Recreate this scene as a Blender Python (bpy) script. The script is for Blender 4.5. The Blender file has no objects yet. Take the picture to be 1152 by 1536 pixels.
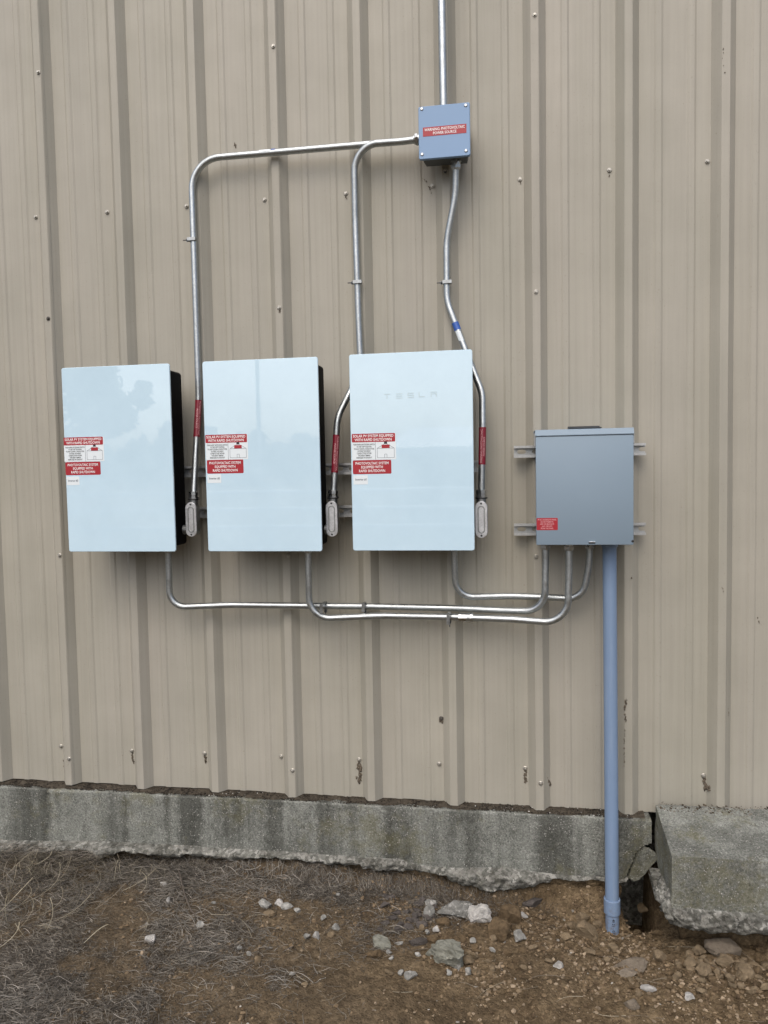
import bpy, bmesh, math, random
import numpy as np
from mathutils import Vector, Matrix

# ------------------------------------------------------------------ camera, world, sun, exposure
S = bpy.context.scene
COL = S.collection
FPX, CX, CY, CZ = 1126.424, 1.72204, -2.69889, 1.22924      # focal length in photo pixels, camera position
YAW, PITCH, ROLL = 0.1622008, -0.0582335, 0.0189072
_f = np.array([-math.sin(YAW)*math.cos(PITCH), math.cos(YAW)*math.cos(PITCH), math.sin(PITCH)])
_r = np.array([math.cos(YAW), math.sin(YAW), 0.0]); _d = np.cross(_f, _r)
RGT = math.cos(ROLL)*_r + math.sin(ROLL)*_d
DWN = -math.sin(ROLL)*_r + math.cos(ROLL)*_d
CAM = np.array([CX, CY, CZ])
cam = bpy.data.objects.new('camera', bpy.data.cameras.new('camera')); COL.objects.link(cam)
m = Matrix(((RGT[0], -DWN[0], -_f[0], CX), (RGT[1], -DWN[1], -_f[1], CY), (RGT[2], -DWN[2], -_f[2], CZ), (0, 0, 0, 1)))
cam.matrix_world = m
cam.data.sensor_fit = 'VERTICAL'; cam.data.sensor_height = 24.0
cam.data.lens = FPX/1536*24.0
cam.data.clip_start = 0.05; cam.data.clip_end = 2000
S.camera = cam

SUN_EL, SUN_AZ = math.radians(52), math.radians(-9)    # azimuth from the -Y direction (out of the wall) towards -X (left)
sd = Vector((math.sin(SUN_AZ)*math.cos(SUN_EL), -math.cos(SUN_AZ)*math.cos(SUN_EL), math.sin(SUN_EL)))
W = bpy.data.worlds.new('World'); S.world = W; W.use_nodes = True
wn = W.node_tree
sky = wn.nodes.new('ShaderNodeTexSky'); sky.sky_type = 'NISHITA'; sky.sun_disc = False
sky.sun_elevation = SUN_EL; sky.sun_rotation = math.atan2(sd.x, sd.y)
sky.air_density = 0.8; sky.dust_density = 5.0; sky.ozone_density = 1.0
bg = wn.nodes['Background']; bg.inputs[1].default_value = 0.15
wn.links.new(sky.outputs[0], bg.inputs[0])
sun = bpy.data.objects.new('sun', bpy.data.lights.new('sun', 'SUN')); COL.objects.link(sun)
sun.data.energy = 1.1; sun.data.angle = math.radians(76); sun.data.color = (1.0, 0.97, 0.93)
sun.rotation_euler = sd.to_track_quat('Z', 'Y').to_euler()
sun.location = (0, -6, 8)
vs = S.view_settings
vs.view_transform = 'Standard'; vs.look = 'None'; vs.exposure = 0.20; vs.gamma = 1.0; vs.use_curve_mapping = False

# ------------------------------------------------------------------ pixels (of the 1152 x 1536 photograph) to positions
def ray(x, y): return _f + (x-576)/FPX*RGT + (y-768)/FPX*DWN
def at(x, y, Y):                       # where the pixel's ray meets the plane at distance Y from the wall
    v = ray(x, y); t = (Y-CY)/v[1]; return Vector(CAM + t*v)
# ------------------------------------------------------------------ noise
def _hash(ix, iy, iz, seed):
    n = (ix.astype(np.int64)*374761393 + iy.astype(np.int64)*668265263 + iz.astype(np.int64)*2147483647 + seed*1274126177) & 0xffffffff
    n = ((n ^ (n >> 13))*1274126177) & 0xffffffff
    n = ((n ^ (n >> 16))*2246822519) & 0xffffffff
    return ((n ^ (n >> 15)) & 0xffffff)/float(0xffffff)
def noise3(x, y, z, seed=0):
    x, y, z = np.broadcast_arrays(np.asarray(x, float), np.asarray(y, float), np.asarray(z, float))
    ix, iy, iz = np.floor(x), np.floor(y), np.floor(z)
    fx, fy, fz = x-ix, y-iy, z-iz
    fx, fy, fz = fx*fx*(3-2*fx), fy*fy*(3-2*fy), fz*fz*(3-2*fz)
    r = 0
    for a in (0, 1):
        for b in (0, 1):
            for c in (0, 1):
                w = (fx if a else 1-fx)*(fy if b else 1-fy)*(fz if c else 1-fz)
                r = r + w*_hash(ix+a, iy+b, iz+c, seed)
    return r*2-1
def fbm(x, y, z=0.0, oct=4, seed=0, gain=.5):
    r = 0; a = 1.0; f = 1.0
    for o in range(oct):
        r = r + a*noise3(np.asarray(x)*f, np.asarray(y)*f, np.asarray(z)*f, seed+o*17); a *= gain; f *= 2.03
    return r
def sstep(a, b, x): t = np.clip((np.asarray(x, float)-a)/(b-a), 0, 1); return t*t*(3-2*t)

# ------------------------------------------------------------------ materials
MATS = {}
def nodes(name):
    mt = bpy.data.materials.new(name); mt.use_nodes = True
    nt = mt.node_tree; b = nt.nodes['Principled BSDF']; MATS[name] = mt
    return mt, nt, b
def N(nt, typ, **kw):
    n = nt.nodes.new(typ)
    for k, v in kw.items():
        if k.startswith('i_'): n.inputs[k[2:].replace('_', ' ')].default_value = v
        else: setattr(n, k, v)
    return n
def L(nt, a, b): nt.links.new(a, b)
def coords(nt, scale=(1, 1, 1), obj=True):
    tc = N(nt, 'ShaderNodeTexCoord'); mp = N(nt, 'ShaderNodeMapping'); mp.inputs['Scale'].default_value = scale
    if obj: L(nt, tc.outputs['Object'], mp.inputs[0])
    else:
        g = N(nt, 'ShaderNodeNewGeometry'); L(nt, g.outputs['Position'], mp.inputs[0])
    return mp.outputs[0]
def tex(nt, vec, scale, detail=4, rough=.55, dist=0.0):
    n = N(nt, 'ShaderNodeTexNoise'); n.inputs['Scale'].default_value = scale; n.inputs['Detail'].default_value = detail
    n.inputs['Roughness'].default_value = rough; n.inputs['Distortion'].default_value = dist
    L(nt, vec, n.inputs['Vector']); return n.outputs['Fac']
def ramp(nt, fac, stops):
    n = N(nt, 'ShaderNodeValToRGB'); cr = n.color_ramp
    while len(cr.elements) < len(stops): cr.elements.new(.5)
    for e, (p, c) in zip(cr.elements, stops):
        e.position = p; e.color = (c[0], c[1], c[2], 1) if not isinstance(c, (int, float)) else (c, c, c, 1)
    L(nt, fac, n.inputs[0]); return n.outputs[0]
def mix(nt, fac, a, b, mode='MIX'):
    n = N(nt, 'ShaderNodeMix', data_type='RGBA', blend_type=mode)
    if isinstance(fac, (int, float)): n.inputs[0].default_value = fac
    else: L(nt, fac, n.inputs[0])
    for s, i in ((a, 6), (b, 7)):
        if isinstance(s, (tuple, list)): n.inputs[i].default_value = (s[0], s[1], s[2], 1)
        else: L(nt, s, n.inputs[i])
    return n.outputs[2]
def math_(nt, op, a, b=None):
    n = N(nt, 'ShaderNodeMath', operation=op)
    for s, i in ((a, 0), (b, 1)):
        if s is None: continue
        if isinstance(s, (int, float)): n.inputs[i].default_value = s
        else: L(nt, s, n.inputs[i])
    return n.outputs[0]
def bump(nt, b, h, strength=.3, dist=.002):
    n = N(nt, 'ShaderNodeBump'); n.inputs['Strength'].default_value = strength; n.inputs['Distance'].default_value = dist
    L(nt, h, n.inputs['Height']); L(nt, n.outputs[0], b.inputs['Normal'])

def simple(name, col, rough=.5, metal=0.0, var=.06, scale=30, bmp=0.0, spec=None):
    mt, nt, b = nodes(name)
    v = coords(nt, obj=False)
    t = tex(nt, v, scale, 5)
    c = mix(nt, t, tuple(x*(1-var) for x in col), tuple(min(1, x*(1+var)) for x in col))
    L(nt, c, b.inputs['Base Color']); b.inputs['Roughness'].default_value = rough; b.inputs['Metallic'].default_value = metal
    if spec is not None: b.inputs['Specular IOR Level'].default_value = spec
    if bmp: bump(nt, b, tex(nt, v, scale*8, 4), bmp, .001)
    return mt

def wall_paint():
    mt, nt, b = nodes('tan_wall_paint')
    v = coords(nt, obj=False); st = coords(nt, (1, 1, .12), obj=False)
    hue = tex(nt, st, 4.5, 3)
    c = mix(nt, hue, (.336, .331, .277), (.370, .354, .315))
    patch = ramp(nt, tex(nt, v, 2.2, 5, .6), [(.3, (.90, .90, .88)), (.7, (1.07, 1.06, 1.05))])
    c = mix(nt, 1.0, c, patch, 'MULTIPLY')
    # rain runs: thin vertical streaks, some dirt specks
    stk = ramp(nt, tex(nt, coords(nt, (1, 1, .02), obj=False), 70, 3, .6), [(.35, .93), (.62, 1.03)])
    c = mix(nt, .7, c, stk, 'MULTIPLY')
    spk = ramp(nt, tex(nt, v, 190, 2, .5), [(.24, (.74, .72, .68)), (.34, (1, 1, 1))])
    c = mix(nt, .75, c, spk, 'MULTIPLY')
    dst = ramp(nt, tex(nt, v, 60, 6, .7), [(.62, 0.0), (.78, 1.0)])
    c = mix(nt, math_(nt, 'MULTIPLY', dst, .28), c, (.46, .43, .37))
    L(nt, c, b.inputs['Base Color'])
    r = ramp(nt, tex(nt, v, 9, 4), [(.3, .42), (.7, .58)]); L(nt, r, b.inputs['Roughness'])
    b.inputs['Specular IOR Level'].default_value = .35
    bump(nt, b, tex(nt, v, 420, 3), .08, .0006)
    return mt

def galvanized(name, base=(.50, .54, .55), rough=(.34, .54), metal=1.0):
    mt, nt, b = nodes(name)
    v = coords(nt, obj=False)
    vo = N(nt, 'ShaderNodeTexVoronoi'); vo.inputs['Scale'].default_value = 160; L(nt, v, vo.inputs['Vector'])
    c = mix(nt, vo.outputs['Distance'], tuple(x*.84 for x in base), tuple(min(1, x*1.1) for x in base))
    c = mix(nt, ramp(nt, tex(nt, v, 40, 5, .65), [(.35, 0), (.75, .5)]), c, tuple(x*.62 for x in base))
    L(nt, c, b.inputs['Base Color']); b.inputs['Metallic'].default_value = metal
    L(nt, ramp(nt, tex(nt, v, 55, 4), [(.3, rough[0]), (.7, rough[1])]), b.inputs['Roughness'])
    bump(nt, b, tex(nt, v, 300, 3), .06, .0006)
    return mt

def glass_white():
    mt, nt, b = nodes('white_back_painted_glass')
    b.inputs['Base Color'].default_value = (.54, .72, .83, 1)
    b.inputs['Roughness'].default_value = .30
    b.inputs['Specular IOR Level'].default_value = .2
    b.inputs['Coat Weight'].default_value = 1.0; b.inputs['Coat IOR'].default_value = 2.0; b.inputs['Coat Roughness'].default_value = .004
    v = coords(nt, obj=False)
    dust = ramp(nt, tex(nt, v, 7, 7, .7), [(.35, (.545, .735, .855)), (.68, (.585, .780, .900))])
    fine = ramp(nt, tex(nt, v, 240, 3, .6), [(.68, 0.0), (.80, .25)])
    L(nt, mix(nt, fine, dust, (.48, .63, .72)), b.inputs['Base Color'])
    n = N(nt, 'ShaderNodeBump'); n.inputs['Strength'].default_value = .03; n.inputs['Distance'].default_value = .003
    L(nt, tex(nt, v, 5, 2), n.inputs['Height']); L(nt, n.outputs[0], b.inputs['Coat Normal'])
    return mt

def concrete(name, dark=.75, moss=.6, agg=0.0, front_moss=0.0):
    mt, nt, b = nodes(name)
    v = coords(nt, obj=False)
    grain = tex(nt, v, 150, 5, .8)
    c = ramp(nt, grain, [(.32, (.082, .087, .080)), (.46, (.196, .208, .192)), (.58, (.280, .292, .272)), (.72, (.46, .475, .45))])
    mid = ramp(nt, tex(nt, v, 11, 6, .7), [(.34, (.70, .70, .68)), (.66, (1.18, 1.18, 1.17))])
    c = mix(nt, .7, c, mid, 'MULTIPLY')
    # water stains running down from the top, with ragged edges
    st = N(nt, 'ShaderNodeVectorMath', operation='ADD'); L(nt, coords(nt, (1, 1, .10), obj=False), st.inputs[0])
    jn = N(nt, 'ShaderNodeTexNoise'); jn.inputs['Scale'].default_value = 45; jn.inputs['Detail'].default_value = 4; L(nt, v, jn.inputs['Vector'])
    js = N(nt, 'ShaderNodeVectorMath', operation='SCALE'); js.inputs['Scale'].default_value = .035; L(nt, jn.outputs['Color'], js.inputs[0]); L(nt, js.outputs[0], st.inputs[1])
    stain = ramp(nt, tex(nt, st.outputs[0], 9.0, 4, .62), [(.40, (.30, .295, .275)), (.48, (.62, .615, .60)), (.56, (1.06, 1.06, 1.04))])
    c = mix(nt, dark, c, stain, 'MULTIPLY')
    blot = ramp(nt, tex(nt, st.outputs[0], 21, 7, .75), [(.36, (.42, .42, .39)), (.52, (1.0, 1.0, 1.0))])
    c = mix(nt, dark*.6, c, blot, 'MULTIPLY')
    ms = ramp(nt, tex(nt, v, 4.6, 8, .78), [(.53, 0.0), (.62, 1.0)])
    fac = math_(nt, 'MULTIPLY', ms, moss*.6)
    if front_moss:                        # lichen has taken hold on the upright face
        g = N(nt, 'ShaderNodeNewGeometry'); sn = N(nt, 'ShaderNodeSeparateXYZ'); L(nt, g.outputs['True Normal'], sn.inputs[0])
        up = math_(nt, 'MULTIPLY', math_(nt, 'SUBTRACT', .75, math_(nt, 'ABSOLUTE', sn.outputs[2])), front_moss)
        lich = ramp(nt, tex(nt, v, 13, 8, .85), [(.44, .1), (.56, 1.0)])
        fac = math_(nt, 'MAXIMUM', fac, math_(nt, 'MULTIPLY', math_(nt, 'MAXIMUM', up, 0.0), lich))
    c = mix(nt, fac, c, mix(nt, tex(nt, v, 60, 4, .7), (.075, .070, .030), (.20, .185, .080)))
    for sc, th, pick_s, col, am in ((120, .26, 40, (.52, .51, .48), .8), (70, .17, 23, (.46, .45, .42), .8), (140, .28, 35, (.03, .03, .027), .8)):
        vo = N(nt, 'ShaderNodeTexVoronoi'); vo.inputs['Scale'].default_value = sc; L(nt, coords(nt, (1+sc*.0007, 1, 1-sc*.0004), obj=False), vo.inputs['Vector'])
        pk = ramp(nt, tex(nt, v, pick_s, 4, .65), [(.46, 0.0), (.60, 1.0)])
        sp = math_(nt, 'MULTIPLY', ramp(nt, vo.outputs['Distance'], [(th*.6, 1.0), (th, 0.0)]), pk)
        c = mix(nt, math_(nt, 'MULTIPLY', sp, am), c, col)
    if agg:
        va = N(nt, 'ShaderNodeTexVoronoi'); va.inputs['Scale'].default_value = 85; L(nt, v, va.inputs['Vector'])
        ac = ramp(nt, va.outputs['Color'], [(.1, (.085, .084, .075)), (.5, (.190, .190, .172)), (.9, (.44, .435, .41))])
        c = mix(nt, agg, c, ac)
        c = mix(nt, .9, c, ramp(nt, tex(nt, v, 17, 7, .75), [(.36, (.36, .35, .32)), (.58, (1.1, 1.1, 1.08))]), 'MULTIPLY')
    L(nt, c, b.inputs['Base Color']); b.inputs['Roughness'].default_value = .93; b.inputs['Specular IOR Level'].default_value = .2
    bump(nt, b, math_(nt, 'ADD', grain, tex(nt, v, 60, 7, .75)), .9, .004)
    return mt

def soil():
    mt, nt, b = nodes('bare_soil')
    v = coords(nt, obj=False)
    c = ramp(nt, tex(nt, v, 26, 8, .7), [(.25, (.058, .044, .029)), (.5, (.128, .098, .063)), (.75, (.225, .176, .117))])
    big = ramp(nt, tex(nt, v, 4.5, 5, .6), [(.35, (.70, .66, .60)), (.68, (1.22, 1.20, 1.14))])
    c = mix(nt, .85, c, big, 'MULTIPLY')
    # darker humus under the dead turf on the left, reddish fill on the right
    sx = N(nt, 'ShaderNodeSeparateXYZ'); L(nt, v, sx.inputs[0])
    wob = math_(nt, 'ADD', sx.outputs[0], math_(nt, 'MULTIPLY', math_(nt, 'SUBTRACT', tex(nt, v, 3.0, 4), .5), 1.6))
    hum = N(nt, 'ShaderNodeMapRange'); hum.inputs[1].default_value = .5; hum.inputs[2].default_value = 2.0; L(nt, wob, hum.inputs[0])
    grey = mix(nt, .55, c, (.100, .084, .064))
    c = mix(nt, hum.outputs[0], grey, c)
    vo = N(nt, 'ShaderNodeTexVoronoi'); vo.inputs['Scale'].default_value = 120; L(nt, v, vo.inputs['Vector'])
    g = ramp(nt, vo.outputs['Color'], [(.2, (.72, .70, .66)), (.8, (1.28, 1.27, 1.24))])
    c = mix(nt, .75, c, g, 'MULTIPLY')
    L(nt, c, b.inputs['Base Color']); b.inputs['Roughness'].default_value = .97; b.inputs['Specular IOR Level'].default_value = .1
    h = math_(nt, 'ADD', tex(nt, v, 70, 8, .75), math_(nt, 'MULTIPLY', ramp(nt, vo.outputs['Distance'], [(.0, 1.0), (.5, 0.0)]), .5))
    bump(nt, b, h, .9, .008)
    return mt

def tinted(name, rough=.9, noise_scale=90, amp=.35, spec=.15, bmp=.5):
    """colour from the mesh's own 'tint' attribute (each stone, crumb or blade has its own colour), plus grain"""
    mt, nt, b = nodes(name)
    a = N(nt, 'ShaderNodeAttribute', attribute_name='tint')
    v = coords(nt, obj=False)
    g = ramp(nt, tex(nt, v, noise_scale, 6, .7), [(.3, (1-amp,)*3), (.7, (1+amp,)*3)])
    L(nt, mix(nt, 1.0, a.outputs['Color'], g, 'MULTIPLY'), b.inputs['Base Color'])
    b.inputs['Roughness'].default_value = rough; b.inputs['Specular IOR Level'].default_value = spec
    if bmp: bump(nt, b, tex(nt, v, noise_scale*2.2, 6, .7), bmp, .003)
    return mt

def rockmat(name, lo, hi, spot=None, scale=40):
    mt, nt, b = nodes(name)
    v = coords(nt, obj=False)
    c = ramp(nt, tex(nt, v, scale, 7, .68), [(.3, lo), (.7, hi)])
    if spot:
        c = mix(nt, ramp(nt, tex(nt, v, scale*1.7, 4, .6), [(.55, 0), (.66, .75)]), c, spot)
    L(nt, c, b.inputs['Base Color']); b.inputs['Roughness'].default_value = .93; b.inputs['Specular IOR Level'].default_value = .2
    bump(nt, b, math_(nt, 'ADD', tex(nt, v, 90, 8, .78), tex(nt, v, 35, 3, .6)), 1.0, .008)
    return mt

wall_paint()
galvanized('galvanized_conduit'); galvanized('zinc_fitting', (.52, .545, .55), (.22, .40)); galvanized('strut_zinc', (.50, .52, .52), (.34, .5), .45)
galvanized('cast_aluminium', (.78, .80, .82), (.32, .48)); galvanized('body_aluminium', (.38, .40, .40), (.4, .55))
galvanized('strap_zinc', (.36, .38, .385), (.3, .5))
glass_white()
simple('white_edge', (.70, .80, .85), .35)
simple('black_housing', (.004, .004, .0045), .7, var=.2, spec=.1)
simple('logo_grey', (.50, .64, .69), .4, var=.01)
simple('grey_enamel', (.212, .286, .355), .58, var=.04, scale=6)
simple('grey_enamel_light', (.198, .322, .505), .45, var=.03, scale=6)
simple('dark_box_grey', (.085, .095, .10), .6, var=.1)  # junction box body, darker than its cover
mt_, nt_, b_ = nodes('grey_plastic_pipe')                       # with scuffs, chalky weathering and soil rubbed on near the ground
v_ = coords(nt_, obj=False)
c_ = mix(nt_, tex(nt_, v_, 14, 5), (.170, .250, .378), (.194, .280, .420))
c_ = mix(nt_, ramp(nt_, tex(nt_, coords(nt_, (1, 1, .35), obj=False), 48, 4, .6), [(.70, 0.0), (.76, .55)]), c_, (.055, .075, .11))
c_ = mix(nt_, ramp(nt_, tex(nt_, coords(nt_, (1, 1, .08), obj=False), 60, 5, .7), [(.50, 0.0), (.75, .35)]), c_, (.30, .37, .47))
sz_ = N(nt_, 'ShaderNodeSeparateXYZ'); L(nt_, v_, sz_.inputs[0])
lo_ = N(nt_, 'ShaderNodeMapRange'); lo_.inputs[1].default_value = -.24; lo_.inputs[2].default_value = -.39; L(nt_, sz_.outputs[2], lo_.inputs[0])
c_ = mix(nt_, math_(nt_, 'MULTIPLY', lo_.outputs[0], ramp(nt_, tex(nt_, v_, 70, 6, .75), [(.46, 0.0), (.62, .75)])), c_, (.16, .115, .07))
L(nt_, c_, b_.inputs['Base Color']); b_.inputs['Roughness'].default_value = .5
simple('red_label', (.345, .018, .028), .42, var=.05)
simple('red_wrap', (.205, .010, .026), .42, var=.08)
simple('white_label', (.70, .77, .80), .45, var=.02)
simple('label_print_white', (.82, .80, .80), .5, var=.02)
simple('label_print_pink', (.66, .34, .36), .5, var=.02)
simple('label_print_black', (.02, .022, .028), .5)
simple('label_print_grey', (.18, .21, .24), .5)
simple('blue_tape', (.03, .10, .38), .4)
simple('black_rubber', (.015, .015, .016), .6)
simple('dark_steel', (.06, .065, .07), .45, .6)
simple('screw_steel', (.42, .41, .37), .4, .7, var=.25, scale=90)
simple('dark_screw', (.10, .095, .085), .55, .4, var=.3, scale=90)
simple('mud_daub', (.115, .095, .070), .95, var=.4, scale=150, bmp=.6)
simple('dark_interior', (.02, .02, .02), .9)
concrete('concrete_face'); concrete('concrete_step_face', .45, .9, 0, .62); concrete('concrete_broken', .25, .15, .72)
soil()
tinted('soil_crumb', .97, 120, .3); tinted('dry_grass', .8, 60, .2, .2, 0); tinted('leaf_green', .7, 20, .25, .3, 0)
rockmat('rock_grey', (.18, .18, .165), (.42, .42, .39), (.56, .55, .52))
rockmat('rock_concrete', (.115, .117, .105), (.27, .27, .25), (.40, .395, .37))
rockmat('rock_white', (.30, .295, .275), (.58, .57, .54))
rockmat('rock_green', (.17, .175, .145), (.33, .335, .285), (.15, .15, .115), 22)
rockmat('clod_brown', (.072, .051, .030), (.19, .138, .080))
rockmat('clod_tan', (.12, .092, .057), (.275, .214, .138))
rockmat('rock_dark', (.055, .049, .044), (.13, .116, .106))
rockmat('ledge_shade_soil', (.040, .034, .026), (.105, .090, .068))  # dark soil tone that also carries the shade of the ledge gap
rockmat('rock_flat', (.125, .105, .080), (.26, .222, .172), None, 18)
simple('bark', (.09, .075, .06), .95, var=.3, scale=12, bmp=.6)
simple('fence_wood', (.80, .80, .78), .6, var=.15, scale=6)
simple('white_pole_paint', (.78, .78, .76), .4, var=.03)
simple('shed_metal', (.40, .41, .41), .45, .3, var=.08, scale=2)
simple('shed_wall', (.36, .36, .35), .6, var=.08, scale=2)

# ------------------------------------------------------------------ mesh collecting
class MB:
    def __init__(s): s.v = []; s.f = []; s.sm = []; s.tint = None
    def add(s, vs_, fs, smooth=False):
        o = len(s.v); s.v += [tuple(x) for x in vs_]; s.f += [tuple(i+o for i in f) for f in fs]; s.sm += [smooth]*len(fs); return s
    def box(s, x0, x1, y0, y1, z0, z1, bev=0.0, seg=2, M=None):
        bm = bmesh.new(); bmesh.ops.create_cube(bm, size=1)
        for q in bm.verts: q.co = Vector(((x0+x1)/2+q.co.x*(x1-x0), (y0+y1)/2+q.co.y*(y1-y0), (z0+z1)/2+q.co.z*(z1-z0)))
        if bev: bmesh.ops.bevel(bm, geom=bm.edges[:], offset=bev, segments=seg, profile=.5, affect='EDGES')
        return s.frombm(bm, M, bool(bev))
    def frombm(s, bm, M=None, smooth=False):
        if M: bmesh.ops.transform(bm, matrix=M, verts=bm.verts)
        bm.verts.index_update()
        s.add([q.co[:] for q in bm.verts], [[q.index for q in f.verts] for f in bm.faces], smooth); bm.free(); return s
    def tube(s, pts, r, n=14, caps=True, radii=None):
        pts = [Vector(p) for p in pts]; k = len(pts); vs_ = []; fs = []
        up = None
        for i, p in enumerate(pts):
            t = ((pts[min(i+1, k-1)]-pts[max(i-1, 0)])).normalized()
            if up is None:
                up = Vector((0, 1, 0)) if abs(t.y) < .9 else Vector((1, 0, 0))
            a = (up - t*up.dot(t)).normalized(); up = a; b = t.cross(a)
            rr = radii[i] if radii else r
            for j in range(n):
                an = 2*math.pi*j/n; vs_.append(p+(a*math.cos(an)+b*math.sin(an))*rr)
        for i in range(k-1):
            for j in range(n):
                fs.append((i*n+j, i*n+(j+1) % n, (i+1)*n+(j+1) % n, (i+1)*n+j))
        s.add(vs_, fs, True)
        if caps:
            o = len(s.v)-len(vs_)
            s.f += [tuple(o+j for j in reversed(range(n))), tuple(o+(k-1)*n+j for j in range(n))]; s.sm += [False, False]
        return s
    def lathe(s, base, axis, prof, n=20):
        """profile of (distance along axis, radius), closed with discs"""
        base = Vector(base); ax = Vector(axis).normalized()
        a = (Vector((0, 1, 0)) if abs(ax.y) < .9 else Vector((1, 0, 0))); a = (a-ax*a.dot(ax)).normalized(); b = ax.cross(a)
        vs_ = [base+ax*h+(a*math.cos(2*math.pi*j/n)+b*math.sin(2*math.pi*j/n))*r for h, r in prof for j in range(n)]
        fs = [(i*n+j, i*n+(j+1) % n, (i+1)*n+(j+1) % n, (i+1)*n+j) for i in range(len(prof)-1) for j in range(n)]
        fs += [tuple(reversed(range(n))), tuple((len(prof)-1)*n+j for j in range(n))]
        return s.add(vs_, fs, False)
    def prism(s, poly, y0, y1):
        """polygon of (x, z) pulled from y0 to y1"""
        k = len(poly); vs_ = [(x, y0, z) for x, z in poly]+[(x, y1, z) for x, z in poly]
        fs = [tuple(range(k)), tuple(reversed(range(k, 2*k)))]+[(i, i+k, (i+1) % k+k, (i+1) % k) for i in range(k)]
        return s.add(vs_, fs)
    def build(s, name, mat, parent=None, sharp=35):
        me = bpy.data.meshes.new(name); me.from_pydata(s.v, [], s.f); me.update()
        me.polygons.foreach_set('use_smooth', s.sm)
        if any(s.sm) and sharp: me.set_sharp_from_angle(angle=math.radians(sharp))
        return link(name, me, mat, parent)
def link(name, me, mat, parent=None):
    o = bpy.data.objects.new(name, me); COL.objects.link(o)
    if mat and not me.materials: me.materials.append(MATS[mat])
    if parent: o.parent = parent; o.matrix_parent_inverse = Matrix()
    if parent: rebase(o, parent)
    return o
def origin(o):
    v = Vector((0, 0, 0))
    while o: v = v+o.location; o = o.parent
    return v
def rebase(o, parent):                 # children are built in world coordinates; the thing's Empty sits at its base
    o.location = -origin(parent)
def empty(name, loc, label, cat, group=None):
    o = bpy.data.objects.new(name, None); COL.objects.link(o); o.location = loc; o.empty_display_size = .05
    return tag(o, label, cat, group)
def tag(o, label, cat, group=None):
    o['label'] = label; o['category'] = cat
    if group: o['group'] = group
    return o
def kind(o, k): o['kind'] = k; return o
def fillet(pts, radii, seg=8):
    """polyline with its corners rounded to arcs of the given radius"""
    pts = [Vector(p) for p in pts]; out = [pts[0]]
    for i in range(1, len(pts)-1):
        p = pts[i]; r = radii[i]
        d0 = (pts[i-1]-p); d1 = (pts[i+1]-p); l0, l1 = d0.length, d1.length; d0.normalize(); d1.normalize()
        an = d0.angle(d1); half = an/2
        if r <= 0 or an > 3.13: out.append(p); continue
        t = min(r/math.tan(half), l0*.49, l1*.49); rr = t*math.tan(half)
        c = p+(d0+d1).normalized()*(rr/math.sin(half))
        a = p+d0*t-c; b = p+d1*t-c; sw = a.angle(b); k = max(3, int(seg*sw/1.2)+2)
        for j in range(k+1):
            w = j/k
            q = (a*math.sin((1-w)*sw)+b*math.sin(w*sw))/math.sin(sw) if sw > 1e-4 else a
            out.append(c+q)
    out.append(pts[-1]); return out
def text_mesh(body, size, align='CENTER', space=1.0, line=1.0, bold=.016):
    cu = bpy.data.curves.new('print', 'FONT'); cu.body = body; cu.size = size; cu.align_x = align; cu.align_y = 'CENTER'
    cu.space_character = space; cu.space_line = line; cu.resolution_u = 2; cu.offset = bold*size
    ob = bpy.data.objects.new('print', cu); COL.objects.link(ob)
    me = bpy.data.meshes.new_from_object(ob)
    v = [q.co.copy() for q in me.vertices]; f = [tuple(p.vertices) for p in me.polygons]
    bpy.data.objects.remove(ob); bpy.data.curves.remove(cu); bpy.data.meshes.remove(me)
    return v, f
def fit_text(body, w, h, line=1.0, space=1.0):
    v, f = text_mesh(body, 1.0, 'CENTER', space, line)
    xs = [q.x for q in v]; ys = [q.y for q in v]
    mx, my = (max(xs)+min(xs))/2, (max(ys)+min(ys))/2; sx, sy = w/(max(xs)-min(xs)), h/(max(ys)-min(ys))
    return [((q.x-mx)*sx, (q.y-my)*sy) for q in v], f
def plate(w, h, r=0.0, n=4):
    if r <= 0: return [(-w/2, -h/2), (w/2, -h/2), (w/2, h/2), (-w/2, h/2)]
    o = []
    for cx, cz, a0 in ((w/2-r, -h/2+r, -90), (w/2-r, h/2-r, 0), (-w/2+r, h/2-r, 90), (-w/2+r, -h/2+r, 180)):
        for k in range(n+1):
            a = math.radians(a0+90*k/n); o.append((cx+r*math.cos(a), cz+r*math.sin(a)))
    return o

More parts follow.
